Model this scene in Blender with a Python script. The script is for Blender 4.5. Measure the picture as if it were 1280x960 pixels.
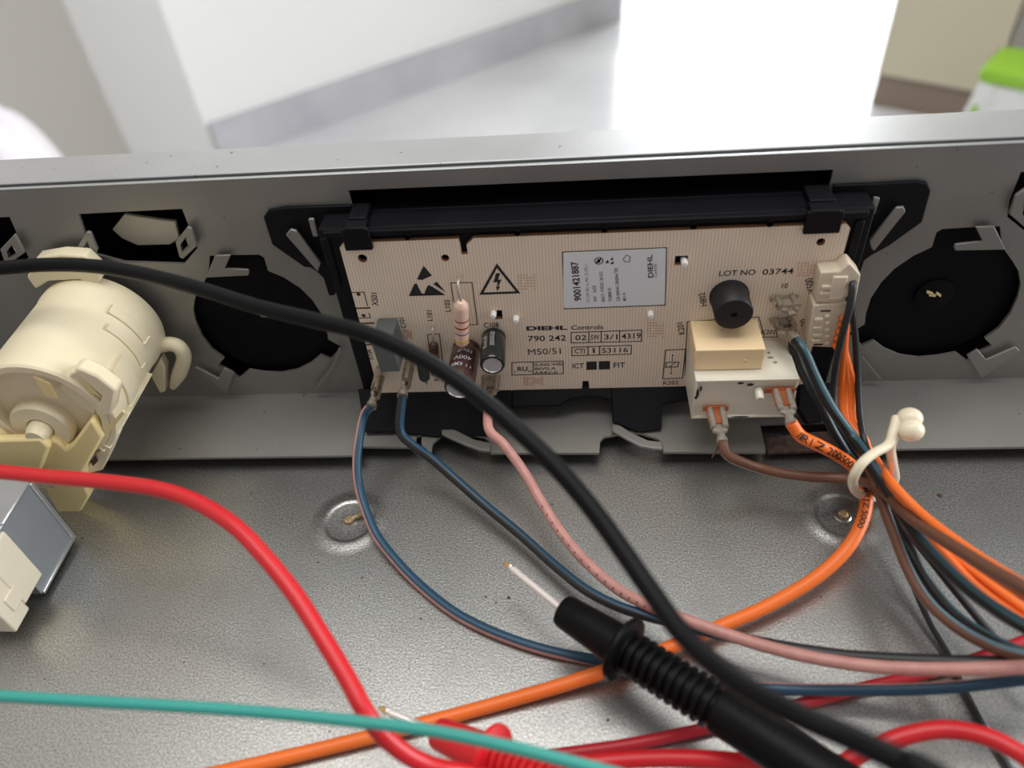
import bpy, math, random
import numpy as np
from mathutils import Vector, Matrix
from mathutils.geometry import tessellate_polygon

# ------------------------------------------------------------------ camera
# all lengths below are millimetres; MM turns them into metres
MM = 0.001
F, CX, CY = 960.0, 640.0, 480.0
_dn = np.array([104., 1010., F]); _dn /= np.linalg.norm(_dn)           # world down seen from the camera
_xx = np.array([11300., -251., -F]); _xx -= _dn * (_xx @ _dn); _xx /= np.linalg.norm(_xx)
_dp = np.cross(_xx, _dn)
ROT = np.stack([_xx, _dp, -_dn])                                       # camera frame (x right, y down, z forward) -> world
CAM = np.array([0., -203.9, 202.6])

sc = bpy.context.scene
for o in list(bpy.data.objects):
    bpy.data.objects.remove(o)
COL = sc.collection
cam_d = bpy.data.cameras.new('camera'); cam = bpy.data.objects.new('camera', cam_d); COL.objects.link(cam)
sc.camera = cam
cam_d.sensor_fit = 'HORIZONTAL'; cam_d.sensor_width = 36.0; cam_d.lens = F / 1280 * 36
cam_d.clip_start = 0.01; cam_d.clip_end = 60
m = Matrix.Identity(4)
for i in range(3):
    m[i][0], m[i][1], m[i][2] = ROT[i][0], -ROT[i][1], -ROT[i][2]
    m[i][3] = CAM[i] * MM
cam.matrix_world = m
cam_d.dof.use_dof = True
cam_d.dof.focus_distance = 0.248
cam_d.dof.aperture_fstop = 8.2

# ------------------------------------------------------------------ world, lights, exposure
w = bpy.data.worlds.new('world'); sc.world = w; w.use_nodes = True
bg = w.node_tree.nodes['Background']; bg.inputs[0].default_value = (0.93, 0.96, 1.0, 1); bg.inputs[1].default_value = 0.33

def area(name, loc, target, sx, sy, power, col):
    l = bpy.data.lights.new(name, 'AREA'); l.shape = 'RECTANGLE'; l.size = sx; l.size_y = sy; l.energy = power; l.color = col
    o = bpy.data.objects.new(name, l); COL.objects.link(o); o.location = loc
    o.rotation_euler = (Vector(target) - Vector(loc)).to_track_quat('-Z', 'Y').to_euler()
    return o
area('balcony_window_light', (0.22, 4.6, 1.12), (0.25, 0.0, 0.1), 1.35, 1.95, 72, (0.93, 0.97, 1.0))
area('balcony_door_light', (1.62, 4.6, 1.12), (0.45, 0.0, 0.1), 1.05, 1.95, 70, (0.93, 0.97, 1.0))
area('ceiling_light', (-0.05, 0.05, 1.70), (-0.05, 0.0, 0), 1.5, 0.9, 19, (1.0, 0.985, 0.96))
area('side_fill_light', (3.2, 0.5, 0.75), (-0.9, 1.5, -0.2), 2.2, 1.7, 125, (0.97, 0.98, 1.0))  # added fill that brightens the left walls; no such window is known
sc.view_settings.view_transform = 'Standard'; sc.view_settings.look = 'None'
sc.view_settings.exposure = 0.12; sc.view_settings.gamma = 1.0; sc.view_settings.use_curve_mapping = False

# ------------------------------------------------------------------ pixel -> place helpers (mm)
def ray(x, y): return ROT @ np.array([(x - CX) / F, (y - CY) / F, 1.0])
def PY(x, y, Y): r = ray(x, y); return CAM + r * ((Y - CAM[1]) / r[1])      # on a plane parallel to the panel
def PZ(x, y, Z): r = ray(x, y); return CAM + r * ((Z - CAM[2]) / r[2])      # on a level plane
def PD(x, y, D): return CAM + ray(x, y) * D                                 # at a viewing depth
def PP(x, y, p, n):
    r = ray(x, y); n = np.array(n, float); return CAM + r * (((np.array(p) - CAM) @ n) / (r @ n))
def A(*a): return np.array(a, float)
def unit(v): v = np.array(v, float); return v / np.linalg.norm(v)

# ------------------------------------------------------------------ materials
def mat(name, col, rough=0.5, metal=0.0, spec=0.5, noise=None, bump=None, coat=0.0, alpha=None, trans=0.0, sss=0.0):
    """noise=(scale, colour2, low, high[, detail]) mixes a second colour; bump=(scale, strength)"""
    M = bpy.data.materials.new(name); M.use_nodes = True; nt = M.node_tree; b = nt.nodes['Principled BSDF']
    b.inputs['Base Color'].default_value = (*col, 1); b.inputs['Roughness'].default_value = rough
    b.inputs['Metallic'].default_value = metal; b.inputs['Specular IOR Level'].default_value = spec
    b.inputs['Coat Weight'].default_value = coat; b.inputs['Transmission Weight'].default_value = trans
    if sss: b.inputs['Subsurface Weight'].default_value = sss; b.inputs['Subsurface Radius'].default_value = (.004, .003, .002)
    if noise or bump:
        tc = nt.nodes.new('ShaderNodeTexCoord')
        geo = nt.nodes.new('ShaderNodeNewGeometry')
    if noise:
        src = geo.outputs['Position']
        cur = None
        for k in (noise if isinstance(noise, list) else [noise]):
            n = nt.nodes.new('ShaderNodeTexNoise'); n.inputs['Scale'].default_value = k[0]
            n.inputs['Detail'].default_value = k[4] if len(k) > 4 else 3
            nt.links.new(src, n.inputs['Vector'])
            r = nt.nodes.new('ShaderNodeMapRange'); r.inputs[1].default_value = k[2]; r.inputs[2].default_value = k[3]
            nt.links.new(n.outputs[0], r.inputs[0])
            mx = nt.nodes.new('ShaderNodeMix'); mx.data_type = 'RGBA'
            nt.links.new(r.outputs[0], mx.inputs[0])
            if cur is None: mx.inputs[6].default_value = (*col, 1)
            else: nt.links.new(cur, mx.inputs[6])
            mx.inputs[7].default_value = (*k[1], 1); cur = mx.outputs[2]
        nt.links.new(cur, b.inputs['Base Color'])
    if bump:
        n2 = nt.nodes.new('ShaderNodeTexNoise'); n2.inputs['Scale'].default_value = bump[0]; n2.inputs['Detail'].default_value = 4
        nt.links.new(geo.outputs['Position'], n2.inputs['Vector'])
        bp = nt.nodes.new('ShaderNodeBump'); bp.inputs['Strength'].default_value = bump[1]; bp.inputs['Distance'].default_value = 0.0002
        nt.links.new(n2.outputs[0], bp.inputs['Height']); nt.links.new(bp.outputs[0], b.inputs['Normal'])
    return M

M = {}
M['plate'] = mat('galvanised_plate', (.26, .257, .24), .30, .88, noise=[(1900, (.52, .515, .49), .36, .66, 3), (30, (.30, .297, .28), .5, .8, 5), (600, (.12, .09, .07), .735, .76, 2)], bump=(1700, .3))
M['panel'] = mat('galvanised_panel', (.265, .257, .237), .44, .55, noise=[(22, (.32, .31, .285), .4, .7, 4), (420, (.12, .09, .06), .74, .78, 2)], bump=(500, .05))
M['rim'] = mat('galvanised_rim_lit', (.47, .47, .465), .36, .6, noise=[(30, (.52, .52, .515), .4, .7, 4), (350, (.25, .2, .15), .72, .76, 2)], bump=(260, .12))  # same steel as the panel, its ceiling-lit look put into a lighter colour
M['edge'] = mat('cut_steel_edge', (.55, .56, .55), .35, .8)
M['black'] = mat('black_plastic', (.004, .004, .0055), .5, 0, .16, noise=(60, (.006, .006, .008), .4, .7))
M['dark'] = mat('black_plastic_and_shade', (.003, .003, .004), .6, 0, .12)  # knob plastic, also the painted shade in the rim gap and behind cut-outs
M['rubber'] = mat('black_rubber', (.003, .0035, .004), .45, 0, .15)
M['cream'] = mat('cream_plastic', (.77, .68, .47), .42, 0, .45, noise=(70, (.80, .71, .51), .4, .7), sss=.15)
M['tan'] = mat('tan_plastic', (.80, .65, .31), .4, 0, .45, noise=(70, (.82, .68, .35), .4, .7), sss=.1)
M['ivory'] = mat('ivory_plastic', (.74, .67, .52), .40, 0, .45)
M['relay'] = mat('relay_cream', (.74, .69, .57), .32, 0, .5)
M['relay2'] = mat('relay_tan', (.86, .65, .39), .30, 0, .5)
M['conn'] = mat('connector_ivory', (.72, .62, .47), .45, 0, .4)
M['tie'] = mat('tie_ivory', (.82, .74, .55), .35, 0, .5, sss=.2)
M['ink'] = mat('black_ink', (.012, .012, .013), .6)
M['inkred'] = mat('faded_red_ink', (.60, .30, .22), .7)
M['sticker'] = mat('white_sticker', (.78, .78, .80), .5)
M['tin'] = mat('tinned_steel', (.54, .50, .44), .28, .7, noise=(500, (.40, .34, .26), .5, .72))
M['tinbrown'] = mat('tarnished_tin', (.44, .38, .30), .35, .6, noise=(600, (.20, .145, .10), .5, .7))
M['copper'] = mat('copper_blade', (.72, .26, .13), .3, .85)
M['silver'] = mat('aluminium_can_top', (.70, .70, .70), .35, .8)
M['zinc'] = mat('zinc_box', (.36, .39, .41), .35, .6, noise=(40, (.42, .45, .47), .4, .7))
M['zinclit'] = mat('zinc_lit_copy', (.55, .56, .56), .33, .8)  # lighter copy of the box zinc, lit faces put into the colour
M['greycap'] = mat('grey_capacitor', (.095, .107, .102), .45)
M['maroon'] = mat('maroon_sleeve', (.055, .022, .020), .22, 0, .5, coat=.3)
M['blacksleeve'] = mat('black_sleeve', (.010, .014, .014), .2, 0, .5, coat=.3)
M['pinkres'] = mat('pink_lacquer', (.72, .50, .38), .4)
M['bandred'] = mat('band_brown_red', (.30, .04, .03), .4)
M['bandvio'] = mat('band_violet', (.20, .08, .20), .4)
M['bandgold'] = mat('band_gold', (.70, .48, .10), .35, .2)
M['greenres'] = mat('green_lacquer', (.02, .05, .03), .4)
M['brownres'] = mat('brown_lacquer', (.06, .025, .018), .4)
M['whitepeg'] = mat('white_peg', (.88, .87, .84), .4, sss=.2)
M['label_ink'] = M['ink']
WIRE = dict(rough=.42, spec=.45)
M['w_orange'] = mat('orange_silicone', (.93, .185, .026), **WIRE)
M['w_pink'] = mat('pink_silicone', (.56, .275, .235), **WIRE, noise=(240, (.48, .22, .19), .4, .7))
M['w_blue'] = mat('blue_silicone', (.018, .065, .115), **WIRE)
M['w_teal'] = mat('dark_teal_silicone', (.036, .090, .110), **WIRE)
M['w_black'] = mat('black_silicone', (.010, .011, .012), **WIRE)
M['w_char'] = mat('charcoal_silicone', (.018, .019, .020), **WIRE)
M['w_brown'] = mat('brown_silicone', (.155, .068, .040), **WIRE)
M['w_lblue'] = mat('pale_blue_silicone', (.16, .28, .33), **WIRE)
M['w_red'] = mat('red_lead', (.62, .012, .018), .38, 0, .5)
M['w_dred'] = mat('dark_red_silicone', (.42, .012, .022), **WIRE)
M['w_green'] = mat('green_silicone', (.040, .33, .28), **WIRE)
M['probe_red'] = mat('red_probe_plastic', (.66, .012, .018), .35, 0, .5)
M['needle'] = mat('nickel_needle', (.88, .80, .74), .28, .35)
M['brass'] = mat('gold_needle_tip', (.80, .50, .18), .3, .5)
M['rust'] = mat('rusty_screw', (.32, .22, .12), .6, .5, noise=(900, (.62, .50, .30), .5, .65))
M['rustdark'] = mat('dark_rust', (.10, .05, .035), .8, noise=(500, (.045, .03, .025), .4, .6))
M['buzz'] = mat('buzzer_plastic', (.012, .0125, .013), .5, 0, .35)
M['wall'] = mat('white_paint', (.80, .80, .775), .7, noise=(2, (.82, .82, .80), .3, .7))
M['wallgrey'] = mat('greige_paint_shaded', (.38, .36, .325), .7)  # greige darkened to hold the side wall's shade; reused on the cabinet side
M['skirt'] = mat('grey_marble_skirting', (.42, .42, .45), .3, noise=(6, (.52, .52, .54), .4, .7, 5))
M['beige'] = mat('beige_panel', (.64, .58, .43), .5)
M['brownbase'] = mat('brown_plinth', (.28, .21, .16), .5)
M['green'] = mat('green_plastic', (.29, .55, .03), .35)
M['white'] = mat('white_plastic', (.80, .80, .78), .4)
M['cloth'] = mat('white_cloth', (.86, .83, .86), .8, sss=.1)
M['floor'] = mat('polished_marble_tile', (.60, .60, .62), .23, 0, .55, noise=[(1.6, (.74, .74, .75), .42, .62, 6), (4.5, (.56, .56, .59), .60, .72, 6)])

def board_material():
    Mt = bpy.data.materials.new('board_laminate'); Mt.use_nodes = True; nt = Mt.node_tree; b = nt.nodes['Principled BSDF']
    geo = nt.nodes.new('ShaderNodeNewGeometry'); sep = nt.nodes.new('ShaderNodeSeparateXYZ'); nt.links.new(geo.outputs['Position'], sep.inputs[0])
    mul = nt.nodes.new('ShaderNodeMath'); mul.operation = 'MULTIPLY'; mul.inputs[1].default_value = 2 * math.pi / 0.00098; nt.links.new(sep.outputs[0], mul.inputs[0])
    sn = nt.nodes.new('ShaderNodeMath'); sn.operation = 'SINE'; nt.links.new(mul.outputs[0], sn.inputs[0])
    mr = nt.nodes.new('ShaderNodeMapRange'); mr.inputs[1].default_value = -.3; mr.inputs[2].default_value = .9; nt.links.new(sn.outputs[0], mr.inputs[0])
    mx = nt.nodes.new('ShaderNodeMix'); mx.data_type = 'RGBA'; mx.inputs[6].default_value = (.87, .73, .58, 1); mx.inputs[7].default_value = (.71, .575, .44, 1)
    nt.links.new(mr.outputs[0], mx.inputs[0]); nt.links.new(mx.outputs[2], b.inputs['Base Color'])
    bp = nt.nodes.new('ShaderNodeBump'); bp.inputs['Strength'].default_value = .25; bp.inputs['Distance'].default_value = .00005; bp.invert = True
    nt.links.new(mr.outputs[0], bp.inputs['Height']); nt.links.new(bp.outputs[0], b.inputs['Normal'])
    b.inputs['Roughness'].default_value = .42
    return Mt
M['board'] = board_material()
M['boardedge'] = mat('board_edge', (.42, .20, .09), .6)

# ------------------------------------------------------------------ mesh builder
class MB:
    def __init__(s): s.v = []; s.f = []; s.m = []
    def add(s, V, Fc, mi=0):
        b = len(s.v); s.v += [np.array(p, float) for p in V]
        for k, f in enumerate(Fc):
            s.f.append([b + i for i in f]); s.m.append(mi[k] if isinstance(mi, (list, tuple)) else mi)
        return s
    def box(s, lo, hi, mi=0):
        return s.obox((A(*lo) + A(*hi)) / 2, [(hi[0]-lo[0])/2, (hi[1]-lo[1])/2, (hi[2]-lo[2])/2], mi=mi)
    def obox(s, c, half, ax=None, mi=0, top=1.0):
        ax = np.eye(3) if ax is None else np.array([unit(a) for a in ax]); c = A(*c)
        V = []
        for k in (-1, 1):
            t = top if k == 1 else 1.0
            for i, j in ((-1, -1), (1, -1), (1, 1), (-1, 1)):
                V.append(c + ax[0]*half[0]*i*t + ax[1]*half[1]*j*t + ax[2]*half[2]*k)
        return s.add(V, [(3,2,1,0), (4,5,6,7), (0,1,5,4), (1,2,6,5), (2,3,7,6), (3,0,4,7)], mi)
    def prism(s, loop, vec, mi=0, side=None):
        n = len(loop); L = [np.array(p, float) for p in loop]; vec = np.array(vec, float)
        nn = np.zeros(3)
        for i in range(n): nn += np.cross(L[i], L[(i+1) % n])
        if nn @ vec > 0: L = L[::-1]
        s.add(L + [p + vec for p in L], [tuple(range(n)), tuple(range(2*n-1, n-1, -1))], mi)
        b = len(s.v) - 2*n
        for i in range(n):
            j = (i+1) % n; s.f.append([b+i, b+n+i, b+n+j, b+j]); s.m.append(mi if side is None else side)
        return s
    def sheet(s, loops, vec, mi=0, side=None):
        """planar sheet: first loop outer, the others holes (3-D points); vec = thickness vector"""
        vec = np.array(vec, float)
        L = [[np.array(p, float) for p in l] for l in loops]
        tris = tessellate_polygon([[Vector(p) for p in l] for l in L])
        flat = [p for l in L for p in l]; n = len(flat); b = len(s.v)
        s.v += flat + [p + vec for p in flat]
        for t in tris:
            a, c, d = [flat[i] for i in t]
            if np.cross(c - a, d - a) @ vec > 0: t = t[::-1]
            s.f.append([b + i for i in t]); s.m.append(mi)
            s.f.append([b + n + i for i in t[::-1]]); s.m.append(mi)
        k = 0
        for l in L:
            q = len(l)
            for i in range(q):
                s.f.append([b+k+i, b+k+(i+1) % q, b+n+k+(i+1) % q, b+n+k+i]); s.m.append(mi if side is None else side)
            k += q
        return s
    def tube(s, pts, r, n=12, mf=0, caps=True, ref=None, fixed=None, twist=None):
        P = [np.array(p, float) for p in pts]; N = len(P)
        R = r if hasattr(r, '__len__') else [r] * N
        T = [unit(P[min(i+1, N-1)] - P[max(i-1, 0)]) for i in range(N)]
        u = np.array(ref if ref is not None else (0, 0, 1), float)
        u = u - T[0] * (u @ T[0])
        if np.linalg.norm(u) < 1e-3: u = np.cross(T[0], A(1, 0, 0))
        u = unit(u); b = len(s.v)
        for i in range(N):
            if fixed is not None: u = np.array(fixed, float)
            u = unit(u - T[i] * (u @ T[i])); w_ = np.cross(T[i], u); tw = twist(i/(N-1)) if twist else 0.0
            for k in range(n):
                a = 2 * math.pi * k / n + tw
                s.v.append(P[i] + R[i] * (u * math.cos(a) + w_ * math.sin(a)))
        for i in range(N - 1):
            for k in range(n):
                s.f.append([b+i*n+k, b+i*n+(k+1) % n, b+(i+1)*n+(k+1) % n, b+(i+1)*n+k]); s.m.append(mf(k, i) if callable(mf) else mf)
        if caps:
            s.f.append([b+k for k in range(n-1, -1, -1)]); s.m.append(mf(0, 0) if callable(mf) else mf)
            s.f.append([b+(N-1)*n+k for k in range(n)]); s.m.append(mf(0, N-1) if callable(mf) else mf)
        return s
    def lathe(s, prof, o, ax, n=32, mi=0):
        """prof: (radius, height along axis[, material index of the band that follows])"""
        o = A(*o); ax = unit(ax); u = unit(np.cross(ax, A(.3, .5, .81))); w_ = np.cross(ax, u); b = len(s.v); N = len(prof)
        for p in prof:
            for k in range(n):
                a = 2*math.pi*k/n
                s.v.append(o + ax*p[1] + max(p[0], 1e-4)*(u*math.cos(a) + w_*math.sin(a)))
        for i in range(N-1):
            for k in range(n):
                s.f.append([b+i*n+k, b+i*n+(k+1) % n, b+(i+1)*n+(k+1) % n, b+(i+1)*n+k]); s.m.append(prof[i][2] if len(prof[i]) > 2 else mi)
        return s
    def ball(s, c, r, n=20, k=10, sc_=(1, 1, 1), mi=0):
        c = A(*c); b = len(s.v)
        for i in range(k+1):
            t = math.pi*i/k
            for j in range(n):
                a = 2*math.pi*j/n
                s.v.append(c + A(math.sin(t)*math.cos(a)*sc_[0], math.sin(t)*math.sin(a)*sc_[1], math.cos(t)*sc_[2])*r)
        for i in range(k):
            for j in range(n):
                s.f.append([b+i*n+j, b+(i+1)*n+j, b+(i+1)*n+(j+1) % n, b+i*n+(j+1) % n]); s.m.append(mi)
        return s
    def build(s, name, mats, parent=None, bevel=0, angle=38, smooth=True, base=None, segs=2):
        V = np.array(s.v); lo, hi = V.min(0), V.max(0)
        c = A((lo[0]+hi[0])/2, (lo[1]+hi[1])/2, lo[2]) if base is None else A(*base)
        me = bpy.data.meshes.new(name)
        me.from_pydata([tuple(p) for p in (V - c)*MM], [], s.f)
        if not isinstance(mats, (list, tuple)): mats = [mats]
        for q in mats: me.materials.append(M[q] if isinstance(q, str) else q)
        me.polygons.foreach_set('material_index', s.m)
        me.validate(); me.update()
        if smooth:
            me.polygons.foreach_set('use_smooth', [True]*len(me.polygons)); me.set_sharp_from_angle(angle=math.radians(angle))
        o = bpy.data.objects.new(name, me); COL.objects.link(o)
        o['_w'] = [float(x) for x in c]
        if parent is not None:
            o.parent = parent; o.location = (c - A(*parent['_w']))*MM
        else: o.location = c*MM
        if bevel:
            bv = o.modifiers.new('bevel', 'BEVEL'); bv.width = bevel*MM; bv.segments = segs; bv.limit_method = 'ANGLE'; bv.angle_limit = math.radians(40)
            bv.harden_normals = False
        return o

def thing(name, label, cat, base, group=None):
    o = bpy.data.objects.new(name, None); COL.objects.link(o); o.empty_display_size = .01
    o['_w'] = [float(x) for x in base]; o.location = A(*base)*MM
    return tag(o, label, cat, group)
def tag(o, label, cat, group=None):
    o['label'] = label; o['category'] = cat
    if group: o['group'] = group
    return o
def struct(o): o['kind'] = 'structure'; return o

def spline(P, n=8):
    """Catmull-Rom through the points (any dimension)"""
    P = [np.array(p, float) for p in P]; Q = [2*P[0]-P[1]] + P + [2*P[-1]-P[-2]]; out = []
    for i in range(1, len(Q)-2):
        for k in range(n):
            t = k/n; a, b, c, d = Q[i-1], Q[i], Q[i+1], Q[i+2]
            out.append(.5*((2*b) + (-a+c)*t + (2*a-5*b+4*c-d)*t*t + (-a+3*b-3*c+d)*t**3))
    out.append(P[-1]); return out

def route(spec):
    """(x, y, 'z'|'y'|'d', value) pixels -> mm points"""
    out = []
    for s_ in spec:
        if len(s_) == 3: s_ = (s_[0], s_[1], 'z', s_[2])
        out.append({'z': PZ, 'y': PY, 'd': PD}[s_[2]](s_[0], s_[1], s_[3]))
    return out

# text as flat mesh --------------------------------------------------------
def text_faces(body, bold=0.0, sub=False):
    cu = bpy.data.curves.new('t', 'FONT'); cu.body = body; cu.size = 1.0; cu.offset = bold; cu.resolution_u = 3
    ob = bpy.data.objects.new('t', cu); COL.objects.link(ob)
    dg = bpy.context.evaluated_depsgraph_get(); me = ob.evaluated_get(dg).to_mesh()
    V = np.array([v.co[:2] for v in me.vertices]); Fc = [list(p.vertices) for p in me.polygons]
    if sub:
        import bmesh
        bm = bmesh.new(); bm.from_mesh(me); bmesh.ops.triangulate(bm, faces=bm.faces[:]); bmesh.ops.subdivide_edges(bm, edges=bm.edges[:], cuts=4, use_grid_fill=True)
        bm.verts.index_update(); V = np.array([v.co[:2] for v in bm.verts]); Fc = [[v.index for v in f.verts] for f in bm.faces]; bm.free()
    ob.evaluated_get(dg).to_mesh_clear(); bpy.data.objects.remove(ob); bpy.data.curves.remove(cu)
    return V, Fc
def put_text(mb, body, a, b, h, nrm, mi=0, bold=0.0, lift=0.0):
    """fit the words between 3-D points a and b (middle of the line), letter height h; nrm faces the reader"""
    V, Fc = text_faces(body, bold); lo, hi = V.min(0), V.max(0)
    u = unit(b - a); nrm = unit(nrm); v = np.cross(nrm, u)
    Lh = np.linalg.norm(b - a)
    if 'cap' and any(ch in 'gjpqy_,()' for ch in body): pass
    W_ = [a + u*((p[0]-lo[0])/(hi[0]-lo[0])*Lh) + v*(((p[1]-lo[1])/(hi[1]-lo[1])-.5)*h) + nrm*lift for p in V]
    mb.add(W_, Fc, mi)

# ================================================================== ROOM
ZF = -620.0                                  # room floor below the oven's top plate
def fl(x, y): return PZ(x, y, ZF)
struct(MB().box((-4500, -1500, ZF-30), (5000, 6500, ZF)).build('floor', 'floor'))
cA, cB = fl(345, 176), fl(640, 71)           # foot of the long white wall
dirC = unit(A(cB[0]-cA[0], cB[1]-cA[1], 0)); nC = A(-dirC[1], dirC[0], 0)
corner = fl(272, 202); corner = cA + dirC*((corner - cA) @ dirC)
endC = fl(782, 26); endC = cA + dirC*((endC - cA) @ dirC)
WH = 2700
def wall(name, p, q, back, thick, mt, h0=ZF, h1=ZF+WH):
    return struct(MB().prism([A(p[0], p[1], h0), A(q[0], q[1], h0), A(q[0]+back[0]*thick, q[1]+back[1]*thick, h0), A(p[0]+back[0]*thick, p[1]+back[1]*thick, h0)], (0, 0, h1-h0)).build(name, mt))
wall('wall_left', corner, endC, nC, 180, 'wall')
skh = PP(640, 27, cB, nC)[2]
wall('baseboard_left', corner - nC*14 + dirC*10, endC - nC*14, nC, 13.5, 'skirt', ZF, skh)
# white pier that steps out beside the long wall, then the darker wall that comes towards the camera
pier_x = PY(163, 190, corner[1])[0]
wall('wall_pier', A(pier_x, corner[1], 0), A(corner[0], corner[1], 0), A(0, 1, 0), 200, 'wall')
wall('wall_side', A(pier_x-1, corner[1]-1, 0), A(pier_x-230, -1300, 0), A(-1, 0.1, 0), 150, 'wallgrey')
# beige cabinet on the far right with its brown plinth
b0, b1 = fl(1086, 133), fl(1150, 146)
dD = unit(A(b1[0]-b0[0], b1[1]-b0[1], 0)); nD = A(-dD[1], dD[0], 0)
if nD[1] < 0: nD = -nD
plh = PP(1092, 92, b0, nD)[2]
t = thing('beige_cabinet', 'beige flat-fronted cabinet on a brown plinth behind the green stool', 'cabinet', b0)
def slab(p, L, dep, z0, z1, inset=0):
    p = A(p[0], p[1], 0) + nD*inset
    return MB().prism([A(*(p[:2]), z0), A(*((p+dD*L)[:2]), z0), A(*((p+dD*L+nD*dep)[:2]), z0), A(*((p+nD*dep)[:2]), z0)], (0, 0, z1-z0))
Lc = np.linalg.norm((PP(1266, 30, b0, nD) - b0)[:2])
slab(b0, Lc, 500, ZF, plh, 12).build('plinth', 'brownbase', t)
slab(b0, Lc, 520, plh, ZF+2000).build('door', 'beige', t, bevel=2)
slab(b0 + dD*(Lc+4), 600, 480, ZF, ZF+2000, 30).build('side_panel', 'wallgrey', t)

# green and white step stool ------------------------------------------------
def stool():
    d = A(*fl(1250, 140)); c = A(d[0]+95, d[1]-120, 0); h = 225
    c = A(*(PZ(1302, 82, ZF+h)[:2]), 0)
    t = thing('step_stool', 'small green and white plastic step stool in front of the beige cabinet', 'stool', A(c[0], c[1], ZF))
    ang = math.radians(-38); u = A(math.cos(ang), math.sin(ang), 0); v = A(-math.sin(ang), math.cos(ang), 0)
    def ring(hx, hy, r, z):
        out = []
        for sx, sy, a0 in ((1, 1, 0), (-1, 1, 90), (-1, -1, 180), (1, -1, 270)):
            for k in range(5):
                a = math.radians(a0 + 22.5*k); out.append(c + u*(sx*(hx-r)+r*math.cos(a)) + v*(sy*(hy-r)+r*math.sin(a)) + A(0, 0, z))
        return out
    MB().prism(ring(85, 68, 22, ZF+h-22), (0, 0, 22)).build('seat', 'green', t, bevel=6)
    for sx in (-1, 1):
        for sy in (-1, 1):
            top = c + u*sx*62 + v*sy*48 + A(0, 0, ZF+h-22); bot = c + u*sx*88 + v*sy*70 + A(0, 0, ZF)
            mb = MB(); hw = 15
            V = [q + u*i*hw + v*j*hw for q in (bot, top) for i, j in ((-1, -1), (1, -1), (1, 1), (-1, 1))]
            mb.add(V, [(3,2,1,0), (4,5,6,7), (0,1,5,4), (1,2,6,5), (2,3,7,6), (3,0,4,7)])
            lg = mb.build('leg', 'white', t, bevel=3)
            m2 = MB(); mid0 = bot*.75 + top*.25; mid1 = bot*.2 + top*.8
            V = [q - v*(hw+1.0) + u*i*5 + v*j for q in (mid0, mid1) for i, j in ((-1, -1), (1, -1), (1, 1.5), (-1, 1.5))]
            m2.add(V, [(3,2,1,0), (4,5,6,7), (0,1,5,4), (1,2,6,5), (2,3,7,6), (3,0,4,7)]).build('grip_strip', 'green', lg)
    for sy in (-1, 1):
        a, b = c + u*-70 + v*sy*55, c + u*70 + v*sy*55
        MB().obox((a+b)/2 + A(0, 0, ZF+h-60), (70, 5, 36), (u, v, (0, 0, 1))).build('apron', 'white', t, bevel=2)
stool()

# white cloth bundle at the left --------------------------------------------
def bundle():
    random.seed(4)
    c = PY(-5, 180, 1050); c[2] = ZF; n, k = 48, 14; top = PY(18, 134, c[1])[2] - ZF; R0 = 105
    mb = MB()
    for i in range(k+1):
        t = i/k
        for j in range(n):
            a = 2*math.pi*j/n
            rr = R0*(math.cos(t*math.pi/2)**.55)*(1 + .06*math.sin(9*a+1.2*t) + .04*math.sin(17*a+3))
            mb.v.append(A(c[0]+rr*math.cos(a)-20*t, c[1]+rr*math.sin(a), ZF + top*math.sin(t*math.pi/2)*(1+.02*math.sin(5*a))))
    for i in range(k):
        for j in range(n): mb.f.append([i*n+j, i*n+(j+1) % n, (i+1)*n+(j+1) % n, (i+1)*n+j]); mb.m.append(0)
    mb.f.append([j for j in range(n-1, -1, -1)]); mb.m.append(0)
    tag(mb.build('cloth_bundle', 'cloth', angle=80), 'soft white cloth bundle standing by the greige wall', 'cloth')
bundle()

# ================================================================== OVEN: body, top plate
t = thing('oven', 'oven body under a bare galvanised top plate with two embossed screw dimples', 'oven', (0, -260, ZF))
MB().box((-292, -520, ZF), (292, 17, -1.2)).build('housing', 'zinc', t)
plate = MB().box((-297, -540, -1.2), (297, 17.5, 0)).build('top_plate', 'plate', t)
for x, y in ((437, 652), (1053, 645)):
    p = PZ(x, y, 0)
    d = MB().lathe([(13.2, .01), (12.2, .04), (11.0, .17), (9.8, .34), (8.8, .42), (8.1, .38), (7.6, .20), (7.2, .16), (2.7, .18), (2.3, .5), (1.8, .5), (1.6, .3), (.001, .3)], p, (0, 0, 1), 40).build('embossed_dimple', 'plate', plate)
    mb = MB(); mb.lathe([(1.5, .25), (1.5, 1.3), (.9, 1.6), (.001, 1.6)], p, (0, 0, 1), 14)
    q = p + A(2.2, .8, 1.3) if x < 600 else p + A(-.3, -.2, 1.4)
    mb.obox(q, (2.0, .55, .5) if x < 600 else (1.1, .8, .5), (unit((1, .5, .15)), (-.5, 1, 0), (0, 0, 1)))
    mb.build('screw', 'rust', plate)

mb = MB(); random.seed(5)
for x, y, q in ((564, 763, .7), (526, 773, .4), (607, 746, .35), (620, 753, .35), (636, 747, .55), (1175, 619, .9), (1026, 746, .35), (1120, 585, .4), (1033, 606, .3), (690, 630, .3), (760, 900, .4), (240, 690, .3), (330, 830, .3)):
    mb.ball(PZ(x, y, .15), q, 8, 4, (1, random.uniform(.5, .9), .35))
fk = mb.build('rust_flecks', 'rustdark', plate); fk['kind'] = 'stuff'

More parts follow.
